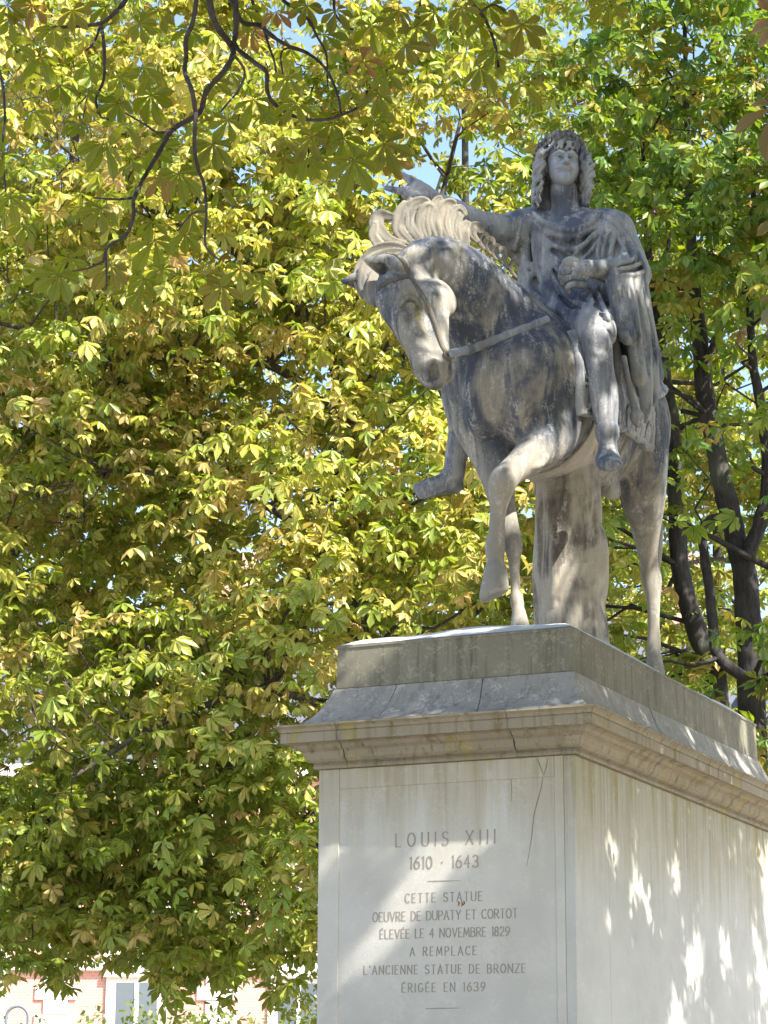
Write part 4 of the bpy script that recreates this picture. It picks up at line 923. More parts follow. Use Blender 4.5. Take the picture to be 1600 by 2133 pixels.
def grow_tree(name, label, trunk, limbs, crown, nspray, per, rad, bark, leafm, seed, group=None, keep=None, tilt=.42, spread=(.36, .06), tintf=None, parts=True, smax=None):
    """trunk: rows (x,y,z,r); limbs: lists of rows; crown: function(rng, n) -> spray centres"""
    rng = np.random.RandomState(seed); root = empty(name, label, 'tree', group)
    V, Fc = tube_mesh([q[:3] for q in catmull(np.array(trunk), 4)], [q[3] for q in catmull(np.array(trunk), 4)], 10); mesh_obj('trunk', V, Fc, bark, root)
    allp = [np.array(trunk, float)]
    for l in limbs:
        q = catmull(np.array(l, float), 4); V, Fc = tube_mesh(q[:, :3], q[:, 3], 8); mesh_obj('limb', V, Fc, bark, root); allp.append(q)
    sk = np.vstack(allp); tk = np.array(trunk, float)
    def ax0(z): return tk[int(np.argmin(np.abs(tk[:, 2]-z))), :3]
    C = crown(rng, nspray)
    if keep is not None: C = [c for c, k in zip(C, keep(np.array(C)-np.array((0, 0, .12)))) if k]
    tw = []; pos = []; nor = []; bt = []
    for c in C:                                          # a bough: flat, slightly drooping plates of leaves, one above the other
        d = np.linalg.norm(sk[:, :3]-c, axis=1)+.6*np.maximum(0, sk[:, 2]-c[2]); j = int(np.argmin(d)); a = sk[j, :3]; L = np.linalg.norm(c-a)
        if .15 < L < 2.2: q = bend(a, c, rng, 5, .16, .05); tw.append(tube_mesh(q, np.linspace(max(.008, min(.028, sk[j, 3]*.5)), .004, 5), 4))
        out = (c-ax0(c[2]))*np.array((1, 1, 0)); out = out/(np.linalg.norm(out)+1e-6)
        for s in range(3):
            cs = c+rng.normal(0, 1, 3)*np.array((.42, .42, .13)); pn = nrm(np.array((0, 0, 1.))+out*rng.uniform(.05, .5)+rng.normal(0, .16, 3)); u = nrm(np.cross(pn, (1, .3, 0))); w = np.cross(pn, u)
            n = rng.poisson(per/3.); r = np.abs(rng.normal(0, spread[0], n)); ph = rng.uniform(0, 6.283, n)
            o = (u*(r*np.cos(ph))[:, None]+w*(r*np.sin(ph))[:, None])+pn*rng.normal(0, spread[1], n)[:, None]; o[:, 2] -= .32*r*r/spread[0]
            tb = rng.rand(); bt.append(np.where(rng.rand(n) < .62, np.clip(tb+rng.normal(0, .07, n), 0, .93), rng.rand(n))); pos.append(cs+o); nor.append(nrm(pn)+.45*(u*(np.cos(ph)*r/spread[0]*.45)[:, None]+w*(np.sin(ph)*r/spread[0]*.45)[:, None]))
    pos = np.vstack(pos); nor = np.vstack(nor)
    if keep is not None: kk = keep(pos); pos = pos[kk]; nor = nor[kk]; bt = np.concatenate(bt)[kk]
    else: bt = np.concatenate(bt)
    r = rng.uniform(.62, 1.25, len(pos))*rad; tint = bt if tintf is None else tintf(pos, rng, bt)
    lf = leaf_mesh('crown', pos, r, rng, leafm, root, tilt, nor, tint); lf['kind'] = 'stuff'
    if tw: v, f = join_meshes(tw); t = mesh_obj('twigs', v, f, bark, root); t['kind'] = 'stuff'
    return root, len(pos)
# ------------------------------------------------------------------ planting
def W(px, D, z): p = PD(px, 2363, D); return np.array((p[0], p[1], z))
def WR(px, py, D, rpx):                                  # a point of a trunk seen at that spot of the picture, radius in pixels
    p = PD(px, py, D); return [p[0], p[1], p[2], rpx*MPP(p)]
def ellip(c, r, zlo=None, power=.42):
    def f(rng, n):
        out = []
        while len(out) < n:
            d = rng.normal(0, 1, 3); d /= np.linalg.norm(d); p = np.asarray(c)+d*np.asarray(r)*rng.rand()**power
            if zlo is None or p[2] > zlo+.25*math.sin(p[0]*3+p[1]*2): out.append(p)
        return out
    return f
AUT = [(0., (.52, .50, .11)), (.22, (.43, .46, .09)), (.42, (.24, .33, .05)), (.58, (.30, .38, .065)), (.72, (.53, .50, .12)), (.90, (.54, .47, .15)), (1., (.46, .30, .12))]
GRN = [(0., (.16, .27, .04)), (.35, (.23, .32, .045)), (.65, (.12, .24, .075)), (.85, (.34, .37, .06)), (1., (.36, .24, .07))]
MIX = [(0., (.30, .36, .055)), (.3, (.20, .29, .045)), (.6, (.38, .38, .075)), (.87, (.18, .27, .045)), (1., (.42, .28, .09))]
def build_trees():
    bark = mat_bark('chestnut_bark', (.085, .07, .06)); dark = mat_bark('shaded_bark', (.036, .031, .032))  # darker bark: shade put into the colour of the right and rear trunks
    la = mat_leaf('autumn_chestnut_leaf', AUT, .45, .40); lm = mat_leaf('turning_chestnut_leaf', MIX, .45, .40); lg = mat_leaf('green_chestnut_leaf', GRN, .3, .45)
    n = 0
    def lim(px, D, r0, r1): k = len(px); return [WR(u, v, D+(q[0] if q else 0), r0+(r1-r0)*i/(k-1)) for i, (u, v, *q) in enumerate(px)]
    # front row, left
    tr = [WR(772, 2420, 20.5, 32), WR(760, 1900, 20.5, 28), WR(748, 1400, 20.6, 24), WR(742, 1200, 20.7, 21), WR(722, 880, 20.9, 17), WR(690, 730, 21, 15), WR(640, 670, 21.0, 13), WR(612, 580, 21.1, 12), WR(598, 430, 21.2, 9), WR(590, 150, 21.3, 5)]
    lb = [lim([(742, 1220), (600, 1080, -.3), (420, 1000, -.6), (230, 980, -.9)], 20.7, 13, 5), lim([(722, 880), (560, 760, -.3), (330, 745, -.6), (120, 700, -.8), (-150, 640, -1)], 20.9, 11, 4), lim([(640, 670), (480, 520, -.2), (300, 430, -.4), (120, 300, -.6)], 21, 8, 3),
          lim([(750, 1500), (560, 1440, -.6), (350, 1500, -1), (150, 1620, -1.3)], 20.6, 11, 4), lim([(722, 880), (820, 700, .2), (900, 480, .4), (960, 250, .5)], 20.9, 10, 4), lim([(600, 450), (680, 250, .0), (760, 60, .1)], 21.2, 7, 3), lim([(752, 1600), (640, 1700, -.1), (500, 1850, .2)], 20.6, 9, 3), lim([(560, 1440, -.6), (420, 1700, .3), (250, 1840, .6), (60, 1890, .8), (-100, 1900, 1)], 20.6, 8, 3)]
    c = W(400, 20.2, 0)
    def crownA(rng, k):
        P1 = ellip((c[0], c[1], 7.2), (2.9, 1.9, 6.4), 3.35)(rng, k-30)
        return P1+[PD(rng.uniform(-120, 690), rng.uniform(1600, 2060), rng.uniform(20., 22.5)) for _ in range(60)]
    low = lambda p: (lambda u, v: ~(((u-945)/95)**2+((v-340)/70)**2 < 1) & ~((v > 2040+58*np.sin(u*.021)+40*np.sin(u*.057)+55*(u > 440)) & (u > -300)))(*in_frame(p)[1:])
    def shade_low(p, rng, r):                               # lower leaves pushed to green, painting in the shade under the upper crown
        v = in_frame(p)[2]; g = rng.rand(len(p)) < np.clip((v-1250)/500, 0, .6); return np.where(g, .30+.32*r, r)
    n += grow_tree('chestnut_tree', 'broad sunlit yellowing chestnut tree filling the left behind the horse', tr, lb, crownA, 250, 68, .118, bark, la, 1, 'chestnut trees behind the statue', low, .40, tintf=shade_low)[1]
    tr = [WR(-160, 2420, 24, 30), WR(-120, 1900, 24, 26), WR(-20, 1300, 24, 20), WR(110, 750, 24, 14), WR(160, 200, 24, 8), WR(150, -100, 24, 4)]
    lb = [lim([(0, 1200), (160, 950, -.3), (400, 760, -.7)], 24, 12, 4), lim([(40, 1020), (-20, 760, -.3), (-160, 560, -.6)], 24, 11, 4), lim([(120, 700), (260, 470, 0), (330, 250, .2)], 24, 8, 3)]
    c2 = W(60, 23.4, 0)
    n += grow_tree('chestnut_tree', 'sunlit chestnut tree at the far left edge behind the overhanging branch', tr, lb, ellip((c2[0], c2[1], 8.2), (3.2, 2.1, 6.8), 3.2), 200, 64, .118, bark, la, 2, 'chestnut trees behind the statue', low, .42)[1]
    # front row, right: dark trunks in the shade
    tr = [WR(1500, 2420, 22.5, 30), WR(1495, 1500, 22.5, 26), WR(1478, 1380, 22.5, 24), WR(1448, 1300, 22.5, 22), WR(1416, 1180, 22.5, 19), WR(1409, 1017, 22.5, 17), WR(1401, 893, 22.5, 16), WR(1387, 795, 22.5, 14), WR(1372, 696, 22.5, 12), WR(1358, 600, 22.5, 9), WR(1345, 430, 22.5, 6), WR(1335, 200, 22.5, 3)]
    lb = [lim([(1374, 700), (1404, 664), (1443, 622), (1456, 600), (1492, 560), (1530, 500)], 22.5, 9, 3), lim([(1375, 710), (1378, 600), (1392, 520), (1395, 430)], 22.4, 7, 3), lim([(1409, 1020), (1360, 930, .4), (1300, 820, .8)], 22.5, 7, 3)]
    c3 = W(1330, 23.3, 0)
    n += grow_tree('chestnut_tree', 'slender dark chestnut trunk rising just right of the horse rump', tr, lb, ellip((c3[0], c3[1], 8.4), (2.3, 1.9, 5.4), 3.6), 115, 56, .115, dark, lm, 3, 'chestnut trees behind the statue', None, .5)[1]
    tr = [WR(1572, 2420, 20.5, 36), WR(1570, 1700, 20.5, 32), WR(1566, 1420, 20.5, 29), WR(1560, 1287, 20.5, 28), WR(1550, 1189, 20.5, 25), WR(1535, 1130, 20.5, 23), WR(1520, 1066, 20.5, 22), WR(1497, 967, 20.5, 21), WR(1478, 869, 20.5, 20), WR(1462, 770, 20.5, 18), WR(1457, 690, 20.5, 16), WR(1446, 600, 20.5, 13), WR(1438, 450, 20.5, 10), WR(1430, 200, 20.6, 6), WR(1425, 0, 20.7, 4)]
    lb = [lim([(1556, 1160), (1580, 1100), (1598, 1020), (1594, 900), (1580, 820), (1568, 750), (1562, 600), (1570, 400)], 20.4, 17, 6), lim([(1566, 1420), (1498, 1370, -.1), (1484, 1290), (1473, 1190), (1463, 1118), (1472, 1088), (1500, 1076), (1530, 1085)], 20.4, 13, 7), lim([(1429, 1100, .1), (1478, 1116), (1527, 1142), (1600, 1180), (1680, 1200)], 20.3, 5, 8),
          lim([(1462, 770), (1520, 650, -.2), (1590, 560, -.4)], 20.5, 8, 3), lim([(1446, 600), (1500, 420, -.2), (1560, 250, -.3)], 20.5, 7, 3)]
    c4 = W(1600, 19.9, 0)
    def crownD(rng, k):                                  # extra sprays added out of view, towards the sun, to shade the trunks
        q = []
        while len(q) < 95:
            s = W(rng.uniform(1340, 1720), rng.uniform(19, 25), rng.uniform(1.5, 8.5)); p = s+SUN*rng.uniform(2.5, 6.)
            if not in_frame(p, 60)[0][0]: q.append(p)
        return ellip((c4[0], c4[1], 8.3), (1.9, 1.6, 4.8), 3.9)(rng, k)+q
    keep4 = lambda p: (lambda u, v: ~((v > 640+60*np.sin(u*.05)) & (v < 1330) & (np.random.RandomState(1).rand(len(u)) < .72)))(*in_frame(p)[1:])
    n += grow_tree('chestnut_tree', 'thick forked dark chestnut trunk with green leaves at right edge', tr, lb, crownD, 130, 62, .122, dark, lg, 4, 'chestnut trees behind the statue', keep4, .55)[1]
    # second row
    for i, (px, D, cx, zc, rx, rz, ns, mt, lab) in enumerate(((970, 26.5, 900, 8.8, 3.2, 7.4, 300, lm, 'thin grey trunk seen between the rider and his pointing hand'), (1240, 29, 1230, 9.2, 3.0, 8.0, 230, lm, 'chestnut trunk partly hidden behind the rider head and shoulder'), (745, 28.5, 520, 9.2, 3.4, 8.0, 190, lm, 'second row chestnut tree behind the sunlit yellow crown'), (1500, 31, 1520, 9.2, 3.0, 8.0, 200, lm, 'far chestnut tree between the two dark trunks'), (-140, 31, 120, 9.2, 3.4, 8.0, 160, lm, 'far chestnut tree behind the left edge of foliage'))):
        tr = [WR(px+8, 2420, D, 20), WR(px, 1600, D, 16), WR(px-4, 900, D, 10), WR(px, 420, D, 8), WR(px-3, 150, D, 6), WR(px, -100, D, 3)]
        lb = [lim([(px-3, 1000), (px-120, 760, -.3), (px-200, 560, -.5)], D, 7, 3), lim([(px-2, 800), (px+110, 560, .2), (px+180, 350, .3)], D, 6, 3), lim([(px, 420), (px-90, 300, 0), (px-160, 120, .2)], D, 5, 2), lim([(px-1, 1300), (px+140, 1150, -.2), (px+260, 1000, -.4)], D, 7, 3)]
        cc = W(cx, D+.3, 0); hole = (lambda p: (lambda u, v: ~(((u-950)/120)**2+((v-350)/75)**2 < 1))(*in_frame(p)[1:])) if px in (970, 1240, 745) else None
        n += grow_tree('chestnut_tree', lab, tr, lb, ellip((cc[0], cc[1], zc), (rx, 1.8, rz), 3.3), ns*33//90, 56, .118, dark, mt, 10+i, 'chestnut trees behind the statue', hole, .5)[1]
    print('leaves', n)
# targets of the sun: places on the statue and pedestal where it slips between the leaves (px, py, depth, radius m)
SPOTS = [(800, 480, .70, .10), (850, 450, .76, .12), (905, 455, .83, .13), (955, 470, .90, .12), (990, 500, .98, .06), (905, 590, .62, .06), (790, 570, .56, .07), (884, 745, .42, .05), (930, 650, .55, .04), (1190, 775, 1.35, .04), (1125, 945, 1.1, .07), (1085, 975, .98, .06), (1055, 990, .9, .05),
         (1262, 845, 1.34, .045), (1190, 1225, 1.56, .075), (1165, 1205, 1.56, .05), (1150, 1130, 1.56, .04), (1230, 1300, 1.56, .05), (1075, 1255, 1.06, .09), (1360, 1260, 2.76, .09), (1365, 1310, 2.74, .07), (1372, 1080, 2.6, .05), (1380, 980, 2.6, .04),
         (760, 1335, .2, .10), (850, 1325, .3, .10), (950, 1318, .3, .10), (1040, 1308, .35, .10), (1120, 1300, .4, .10), (1060, 610, 1.2, .03), (1230, 680, 1.5, .03), (1290, 680, 1.8, .035),
         (700, 1492, -.12, .035), (800, 1485, -.12, .04), (905, 1478, -.12, .035), (1000, 1470, -.12, .04), (1100, 1465, -.12, .04), (1190, 1455, -.12, .06), (1170, 1495, -.17, .02),
         (1030, 1690, 0, .031), (770, 1950, 0, .0121)]
SPOTS_R = [(1268, 1760, .02), (1292, 1800, .035), (1318, 1840, .035), (1348, 1868, .02), (1405, 1790, .03), (1272, 1930, .025), (1435, 2005, .055), (1455, 1965, .03), (1500, 1930, .035), (1512, 1970, .025), (1410, 2090, .035), (1480, 2090, .03), (1595, 1815, .05), (1590, 2030, .04), (1545, 1575, .02), (1500, 1545, .025), (1440, 1520, .03)]
def build_shade_tree():
    rng = np.random.RandomState(77)
    bark = mat_bark('branch_bark', (.042, .031, .035)); leafm = mat_leaf('shade_leaf', MIX, .6, .4)
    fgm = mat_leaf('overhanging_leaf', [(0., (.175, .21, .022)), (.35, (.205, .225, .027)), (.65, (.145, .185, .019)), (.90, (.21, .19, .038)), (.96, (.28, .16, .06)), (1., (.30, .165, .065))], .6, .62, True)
    root = empty('overhanging_chestnut_tree', 'chestnut tree leaning in overhead, its dark forked branches hanging across the top', 'tree')
    hub = np.array((6.6, -1.2, 5.2))
    tr = catmull(np.array([(7.2, -1.6, -.05, .34), (7.1, -1.5, 1.5, .27), (6.9, -1.3, 3.5, .23), (6.6, -1.2, 5.2, .2), (6.0, -1.4, 7.6, .14), (5.6, -1.5, 10., .07)]), 4); V, Fc = tube_mesh(tr[:, :3], tr[:, 3], 12); mesh_obj('trunk', V, Fc, bark, root)
    # crown: leaves that lie between the statue and the sun, and the rest of a round head
    C = []
    while len(C) < 680:
        k = rng.rand()
        if k < .09: s = PD(rng.uniform(1500, 1750), rng.uniform(0, 700), 5.4); p = s+SUN*rng.uniform(1.7, 3.4)
        elif k < .62: s = np.array((rng.uniform(-1.3, 1.3), rng.uniform(-.9, 3.6), rng.uniform(.3, 8.2))); p = s+SUN*rng.uniform(4.2, 7.5)
        elif k < .85: s = np.array((rng.uniform(-1.2, 3.5), rng.uniform(-6.0, -2.5), rng.uniform(4.2, 6.2))); p = s+SUN*rng.uniform(1.6, 4.5)
        else: d = rng.normal(0, 1, 3); d /= np.linalg.norm(d); p = np.array((6.3, -1.6, 8.6))+d*np.array((3.6, 4.2, 3.6))*rng.rand()**.4
        C.append(p)
    C = np.array(C); C = C[~in_frame(C, 130)[0]]; pos = []; tw = []
    for c in C:
        j = int(np.argmin(np.linalg.norm(tr[8:, :3]-c, axis=1)+.8*np.abs(tr[8:, 2]-c[2]+1.)))+8
        m = rng.poisson(21); o = rng.normal(0, 1, (m, 3))*np.array((.46, .46, .2)); pos.append(c+o)
    limbs = []
    for i in range(16):                                  # limbs to far sprays
        c = C[rng.randint(len(C))]; j = 8+rng.randint(len(tr)-9); a = tr[j, :3]; q = bend(a, c, rng, 6, .12, .08)
        if in_frame(q, 40)[0].any(): continue
        V, Fc = tube_mesh(q, np.linspace(.09, .015, 6), 7); mesh_obj('limb', V, Fc, bark, root); limbs.append(q)
    pos = np.vstack(pos); pos = pos[~in_frame(pos, 110)[0]]
    sk = np.vstack(limbs+[tr[8:, :3]])
    for c in C[::2]:
        j = int(np.argmin(np.linalg.norm(sk-c, axis=1))); q = bend(sk[j], c, rng, 4, .14)
        if not in_frame(q, 60)[0].any(): tw.append(tube_mesh(q, np.linspace(.02, .005, 4), 4))
    V, Fc = join_meshes(tw); mesh_obj('twigs', V, Fc, bark, root)['kind'] = 'stuff'
    rad = rng.uniform(.12, .17, len(pos)); keep = np.ones(len(pos), bool)
    T = [(P(u, v, y), r*1.05, .70 if v < 1330 else (.8 if r == .031 else .62 if r == .0121 else .55)) for u, v, y, r in SPOTS]+[(PX(u, v, DX), r*.9, .62) for u, v, r in SPOTS_R]
    for t, r, f in T:
        d = pos-t; a = d @ SUN; perp = np.linalg.norm(d-a[:, None]*SUN, axis=1); keep &= ~((a > 0) & (perp < r+rad*f))
    cr = leaf_mesh('crown', pos[keep], rad[keep], rng, leafm, root, .5); cr['kind'] = 'stuff'
    print('shade leaves', keep.sum(), len(pos))
    # the boughs that hang into the picture
    D0 = 9.4
    BR = [([(425, -60), (445, 40), (478, 90), (486, 112), (465, 150), (430, 190), (415, 235), (360, 270), (330, 320), (300, 370), (279, 415), (278, 450), (262, 490), (225, 514), (215, 545)], 6.5, 2.2, 0), ([(468, -60), (500, 40), (540, 52), (562, 72), (600, 95), (640, 110), (680, 145), (704, 200), (710, 235)], 5, 1.8, .1),
          ([(490, -50), (492, 60), (490, 95), (530, 130), (555, 150), (557, 190), (575, 220), (620, 245), (670, 250), (710, 240), (750, 220), (765, 190)], 5.5, 1.8, .05), ([(408, 235), (405, 300), (412, 350), (425, 385), (430, 440), (428, 510), (455, 540)], 4.2, 1.6, -.05), ([(415, -50), (403, 40), (388, 80), (388, 120), (385, 150), (400, 190), (408, 235)], 4.5, 4, -.05),
          ([(290, -50), (262, 0), (240, 25), (210, 48), (160, 55), (100, 60), (70, 85), (35, 108)], 5, 1.8, .15), ([(210, 48), (215, 80), (218, 130), (215, 170), (200, 205), (208, 240), (225, 248)], 3.6, 1.6, .15), ([(211, 50), (196, 88), (180, 105)], 2.6, 1.4, .2), ([(515, -60), (525, 0), (545, 45), (560, 95), (572, 130), (577, 170)], 3.6, 1.5, .2), ([(565, -50), (590, 0), (620, 20), (645, 45), (660, 75), (680, 115), (682, 180)], 4, 1.5, .25),
          ([(362, 268), (330, 276), (300, 258), (260, 235)], 2.6, 1.3, 0), ([(279, 412), (240, 415), (195, 412)], 2.6, 1.3, 0), ([(486, 112), (510, 150), (495, 190), (470, 220), (452, 245)], 2.8, 1.4, 0), ([(640, 110), (600, 100), (585, 115), (590, 160)], 2.4, 1.3, .1),
          ([(968, -60), (980, 0), (1000, 25), (1020, 60), (1034, 105), (1038, 138)], 4.5, 2, .4), ([(1000, 25), (1030, 10), (1060, 30), (1080, 46)], 2.4, 1.3, .4), ([(880, -50), (876, 0), (872, 30)], 3, 1.5, .3), ([(-40, 60), (0, 150), (10, 240), (5, 310), (12, 400)], 3, 1.5, .2), ([(700, -50), (696, 20), (715, 50), (735, 62)], 3, 1.5, .3), ([(430, 440), (400, 445), (370, 480)], 2.2, 1.2, 0), ([(215, 545), (180, 560), (140, 566)], 2, 1.2, 0), ([(220, 516), (222, 580), (220, 615)], 2, 1.2, 0)]
    skel = []
    for px, r0, r1, dz in BR:
        q = catmull(np.array([WR(u, v, D0+dz+.12*math.sin(i*1.3+u*.01), 1.)[:3] for i, (u, v) in enumerate(px)]), 5); w = np.linspace(r0*1.15, r1*1.3, len(q))*MPP(q[0]); w = w*(1+.12*np.sin(np.arange(len(q))*2.1))
        V, Fc = tube_mesh(q, w, 7); mesh_obj('branch', V, Fc, bark, root); skel.append(q)
        if px[0][1] < -20:                               # carry it up out of the picture to the crown
            a = q[0]; top = a+np.array((1.2, .3, 2.2)); g = catmull(np.array([list(a)+[w[0]], list(a*.6+top*.4+np.array((0, 0, .2)))+[w[0]*1.5], list(top)+[.025], [5.2, -1.8, 8.2, .05]]), 5); V, Fc = tube_mesh(g[:, :3], g[:, 3], 7); mesh_obj('branch', V, Fc, bark, root)
    sk = np.vstack(skel)
    LV = [(67, 12, 50), (150, 22, 46), (41, 160, 58), (84, 118, 54), (124, 178, 52), (20, 40, 46), (185, 130, 44), (215, 300, 72), (257, 258, 56), (315, 198, 66), (313, 310, 58), (443, 300, 60), (300, 140, 50), (395, 62, 44), (528, 208, 64), (475, 250, 46), (592, 285, 50), (715, 288, 58), (736, 335, 74), (668, 328, 52), (210, 435, 54), (322, 500, 66), (230, 552, 56), (463, 596, 58), (316, 462, 46), (430, 570, 54), (122, 572, 60), (222, 622, 56), (142, 536, 46), (400, 446, 52), (372, 362, 62), (335, 372, 48), (10, 322, 72), (2, 255, 56), (22, 412, 56), (650, 285, 52), (600, 160, 44), (755, 130, 56), (782, 245, 52), (640, 12, 46), (700, 22, 46), (508, 20, 48), (522, 62, 46), (675, 72, 48), (772, 52, 58), (575, 25, 44), (330, 20, 48), (445, 170, 44), (560, 235, 46), (618, 215, 50), (455, 395, 42), (385, 490, 46), (290, 610, 44), (500, 560, 50), (545, 590, 50), (170, 260, 44), (70, 230, 48), (30, 90, 48), (110, 60, 44), (250, 160, 44), (180, 190, 42), (730, 190, 50), (690, 255, 46), (640, 330, 46), (770, 320, 50), (800, 300, 66), (820, 330, 48), (830, 22, 50), (870, 55, 58), (845, 95, 52), (905, 25, 50), (1000, 52, 62), (1032, 108, 52), (1088, 50, 62), (1000, 142, 60), (1087, 172, 58), (1018, 12, 44), (1270, 2, 56), (960, 15, 44), (805, 150, 50), (790, 195, 48), (50, 470, 46), (85, 560, 50), (340, 560, 44), (300, 580, 46), (245, 215, 46), (590, 330, 44), (280, 340, 48), (15, 10, 46), (220, 15, 46), (290, 50, 42), (480, 150, 40)]
    ml = []; mn = []; nrm_ = mat_leaf('shaded_near_leaf', [(0., (.05, .06, .010)), (.5, (.065, .07, .012)), (1., (.09, .06, .015))], .9, .3, True)  # near leaves: leaf colour darkened to paint in deep shade
    for i, (V, Q, A) in enumerate(LF):
        me = bpy.data.meshes.new('leaf'); nv, nf = len(V), len(Q); pet = tube_mesh([(0, 0, 0), (-.12, .01, .16), (-.22, .0, .42)], [.016, .012, .012], 3)
        VV = np.vstack([V, pet[0]]); QQ = np.vstack([Q, pet[1]+nv]); me.from_pydata([tuple(v) for v in VV], [], [tuple(int(k) for k in q) for q in QQ]); at = me.color_attributes.new('tint', 'FLOAT_COLOR', 'POINT')
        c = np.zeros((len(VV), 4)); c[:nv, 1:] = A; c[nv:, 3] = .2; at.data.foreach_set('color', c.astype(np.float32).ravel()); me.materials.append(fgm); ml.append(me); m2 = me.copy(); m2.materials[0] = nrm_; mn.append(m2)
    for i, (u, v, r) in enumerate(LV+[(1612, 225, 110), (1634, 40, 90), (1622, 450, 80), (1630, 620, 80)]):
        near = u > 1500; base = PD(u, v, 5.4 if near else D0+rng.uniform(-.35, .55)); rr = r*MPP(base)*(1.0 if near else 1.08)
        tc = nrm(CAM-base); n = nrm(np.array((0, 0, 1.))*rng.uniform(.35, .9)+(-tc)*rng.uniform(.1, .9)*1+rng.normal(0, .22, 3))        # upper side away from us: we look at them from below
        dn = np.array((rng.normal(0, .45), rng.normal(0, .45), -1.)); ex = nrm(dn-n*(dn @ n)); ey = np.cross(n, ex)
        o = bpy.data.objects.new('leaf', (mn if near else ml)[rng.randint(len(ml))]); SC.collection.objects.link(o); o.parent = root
        o.matrix_world = Matrix(((ex[0]*rr, ey[0]*rr, n[0]*rr, base[0]), (ex[1]*rr, ey[1]*rr, n[1]*rr, base[1]), (ex[2]*rr, ey[2]*rr, n[2]*rr, base[2]), (0, 0, 0, 1)))
    return root
def build_conkers():
    m = mat_plain('conker_husk', (.30, .33, .07), .7, .3, 30)
    rng = np.random.RandomState(4)
    def one(u, v, D, r): 
        p = PD(u, v, D); V, Fc = [], []; n, k = 10, 8; R = r*MPP(p)
        for i in range(k+1):
            for j in range(n):
                a = math.pi*i/k; b = 2*math.pi*j/n; q = R*(1+(.16 if (i+j) % 2 else 0)); V.append(p+q*np.array((math.sin(a)*math.cos(b), math.sin(a)*math.sin(b), math.cos(a)*1.08)))
        for i in range(k):
            for j in range(n): Fc.append((i*n+j, i*n+(j+1) % n, (i+1)*n+(j+1) % n, (i+1)*n+j))
        return V, Fc
    for u, v, D, r, lab in ((618, 1484, 18.2, 8, 'left one of two green conkers hanging beside the cornice corner'), (633, 1480, 18.3, 8, 'right one of two green conkers hanging beside the cornice corner'), (905, 925, 18.2, 7, 'small green conker hanging by the rider right foot'), (1225, 175, 18.5, 6, 'small pale conker high among the leaves above the rider'), (530, 480, 17.8, 6, 'small yellow conker among leaves left of the horse ears')):
        V, Fc = one(u, v, D, r); tag(mesh_obj('conker', V, Fc, m), lab, 'conker', 'conkers hanging in the chestnut trees')
def build_ground():
    m, nt, b = nodes('sandy_gravel'); N = NT(nt); v = N.coord(); c = N.mix(N.noise(v, 1.2, 6, .7), (.27, .24, .19), (.36, .32, .26)); c = N.mix(N.ramp(N.noise(v, 60, 4), .55, .7, 0, .5), c, (.22, .2, .17))
    N.link(c, b.inputs['Base Color']); b.inputs['Roughness'].default_value = .95; N.bump(N.noise(v, 60, 4), .5, .02, b.inputs['Normal'])
    tag(mesh_obj('ground', [(-600, -600, -.004), (600, -600, -.004), (600, 900, -.004), (-600, 900, -.004)], [(0, 1, 2, 3)], m, None, False), 'pale sandy gravel ground of the square', None, kind='structure')
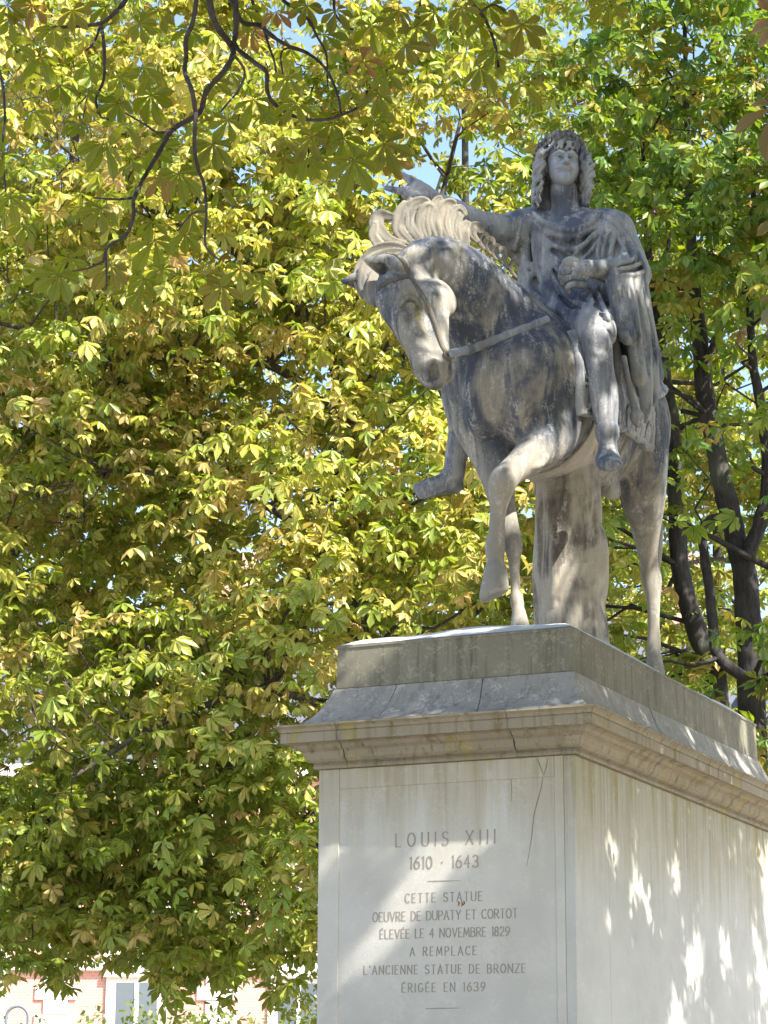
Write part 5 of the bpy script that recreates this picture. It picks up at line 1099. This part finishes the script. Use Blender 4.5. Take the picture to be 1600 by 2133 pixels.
def build_house():
    D = 75.; o = W(300, D, 0); fx = nrm(np.array((CR[0], CR[1], 0))); fy = hdir(0); fy = np.array((-fx[1], fx[0], 0)); R_ = Matrix(((fx[0], fy[0], 0, o[0]), (fx[1], fy[1], 0, o[1]), (0, 0, 1, 0), (0, 0, 0, 1)))
    root = empty('brick_house', 'red brick and white stone house front in bright sun under the leaves', 'building'); root.matrix_world = R_
    brick, nt, b = nodes('red_brick'); N = NT(nt); bt = N.n('ShaderNodeTexBrick'); bt.inputs['Color1'].default_value = (.52, .235, .185, 1); bt.inputs['Color2'].default_value = (.58, .28, .22, 1); bt.inputs['Mortar'].default_value = (.55, .47, .42, 1); bt.inputs['Scale'].default_value = 3.; bt.inputs['Mortar Size'].default_value = .015
    mp = N.n('ShaderNodeMapping'); tc = N.n('ShaderNodeTexCoord'); mp.inputs['Rotation'].default_value = (math.radians(90), 0, 0); N.link(tc.outputs['Object'], mp.inputs[0]); N.link(mp.outputs[0], bt.inputs[0]); N.link(bt.outputs[0], b.inputs['Base Color']); b.inputs['Roughness'].default_value = .9
    stone = mat_plain('white_stone', (.66, .62, .56), .85, .1, 3); slate = mat_plain('slate', (.09, .10, .125), .6, .3, 8); wood = mat_plain('white_window_paint', (.72, .72, .70), .5, .05, 5); glass = mat_plain('window_glass', (.10, .12, .14), .08, .3, .6, .6)
    bw = 4.85; n = 9; x0 = -bw*4.0-2.75; w = bw*n
    def bx(nm, lo, hi, m, p=None):
        x = box(nm, lo, hi, m, p or root, 0); return x
    bx('wall', (x0, .0, 0), (x0+w, 10, 12.4), brick); bx('base_course', (x0-.05, -.12, 0), (x0+w+.05, 0, .8), stone)
    for z0, z1, d in ((3.9, 4.15, .16), (6.28, 6.62, .18), (9.4, 9.7, .16), (12.1, 12.5, .32)): bx('string_course', (x0-.05, -d, z0), (x0+w+.05, -.002, z1), stone)
    for i in range(n):
        cx = x0+bw*(i+.5)
        for z0, z1 in ((4.35, 5.92), (6.9, 9.0)):
            fr = bx('window', (cx-.92, -.10, z0-.2), (cx+.92, -.004, z1+.28), stone)
            bx('pane', (cx-.62, -.108, z0+.05), (cx-.06, -.102, z1), glass, fr); bx('pane', (cx+.06, -.108, z0+.05), (cx+.62, -.102, z1), glass, fr)
            bx('frame', (cx-.06, -.135, z0), (cx+.06, -.102, z1+.03), wood, fr); bx('sill', (cx-1.0, -.24, z0-.30), (cx+1.0, -.102, z0-.12), stone, fr); bx('lintel', (cx-1.0, -.2, z1+.16), (cx+1.0, -.102, z1+.34), stone, fr)
        for s in (-1, 1): bx('brick_panel', (cx+s*1.55-.35, -.03, 7.1), (cx+s*1.55+.35, -.003, 8.9), brick)
        d = bx('arch_opening', (cx-1.4, -.06, .8), (cx+1.4, -.004, 3.2), glass); bx('arch_lintel', (cx-1.6, -.14, 3.2), (cx+1.6, -.003, 3.62), stone)
    for i in range(n+1):                                 # white quoins between the bays
        cx = x0+bw*i; z = .8; k = 0
        while z < 12.0:
            h = .42; ww = .62 if k % 2 else .36; cz = z
            if not any(a-.43 < z < b_ for a, b_ in ((3.9, 4.15), (6.28, 6.62), (9.4, 9.7))): bx('quoin', (max(x0, cx-ww), -.07, z), (min(x0+w, cx+ww), -.003, z+h-.03), stone)
            z += h; k += 1
    for i in (1, 3, 6): bx('drain_pipe', (x0+bw*i+.75, -.2, 0), (x0+bw*i+.9, -.08, 12.1), slate)
    mesh_obj('roof', [(x0-.3, -.35, 12.5), (x0+w+.3, -.35, 12.5), (x0+w+.3, 4, 18), (x0-.3, 4, 18), (x0-.3, 10.3, 12.5), (x0+w+.3, 10.3, 12.5)], [(0, 1, 2, 3), (3, 2, 5, 4), (0, 3, 4), (1, 5, 2)], slate, root, False)
    for i in (2, 5, 8): bx('chimney', (x0+bw*i-.7, 3.4, 16), (x0+bw*i+.7, 4.6, 20), brick)
    for i in range(0, n, 2):
        cx = x0+bw*(i+.5); d = bx('dormer', (cx-.9, -.1, 12.5), (cx+.9, 2.5, 15), stone); bx('pane', (cx-.55, -.108, 12.9), (cx+.55, -.102, 14.6), glass, d)
def build_far_plants():
    m = mat_leaf('bright_shrub_leaf', [(0., (.12, .17, .03)), (.4, (.16, .20, .04)), (.75, (.20, .21, .06)), (1., (.10, .16, .03))], .2, .4, False, False); bk = mat_bark('shrub_bark', (.10, .08, .06)); rng = np.random.RandomState(21)
    quad = (np.array([(-.3, -.45, 0), (.3, -.45, .1), (.35, .5, 0), (-.3, .45, .1)]), np.array([(0, 1, 2, 3)]), np.full((4, 3), .2))
    for i, (px, D, top) in enumerate(((-60, 47, 2105), (70, 46, 2118), (190, 48, 2112), (300, 46, 2106), (420, 47, 2085), (545, 46, 2100), (650, 47, 2096))):
        c = W(px, D, 0); zt = PD(px, top, D)[2]; root = empty('clipped_shrub', ['bright green shrub at the left edge before the brick house', 'bright shrub below the iron hoop at lower left', 'bright green shrub under the first house window', 'bright green shrub left of the second window', 'tall pale shrub below the second house window', 'shrub behind the hanging leaves before the house', 'bright shrub beside the lower pedestal edge'][i], 'shrub', 'shrubs before the brick house')
        k = 2600; d = rng.normal(0, 1, (k, 3)); d /= np.linalg.norm(d, axis=1)[:, None]; p = c+np.array((0, 0, zt*.55))+d*np.array((.85, .85, zt*.45))*(rng.rand(k)**.35)[:, None]*(1+.14*np.sin(d[:, :1]*7+i)+.12*np.sin(d[:, 2:]*9+i*2))
        f = leaf_mesh('foliage', p, rng.uniform(.06, .13, k), rng, m, root, .7, (0, 0, .6), None, [quad]); f['kind'] = 'stuff'
        V, Fc = tube_mesh([c, c+np.array((.03, 0, zt*.4)), c+np.array((0, .05, zt*.7))], [.06, .05, .02], 6); mesh_obj('stem', V, Fc, bk, root)
    iron = mat_plain('grey_iron', (.16, .18, .22), .5, .2, 5)
    c = W(26, 40, 0); zt = PD(26, 2096, 40)[2]; fx = np.array((CR[0], CR[1], 0)); r = 22*40/FPX; q = [c-fx*r]+[c+np.array((0, 0, zt-r))+r*(-fx*math.cos(a)+np.array((0, 0, 1))*math.sin(a)) for a in np.linspace(0, math.pi, 13)]+[c+fx*r]; q.insert(1, c-fx*r+np.array((0, 0, (zt-r)*.5)))
    V, Fc = tube_mesh(q, [.025]*len(q), 8); tag(mesh_obj('iron_hoop', V, Fc, iron), 'thin grey iron hoop arch at the lower left corner', 'garden arch')
build_ground()
build_house()
build_pedestal()
build_statue()
build_trees()
build_shade_tree()
build_far_plants()
build_conkers()
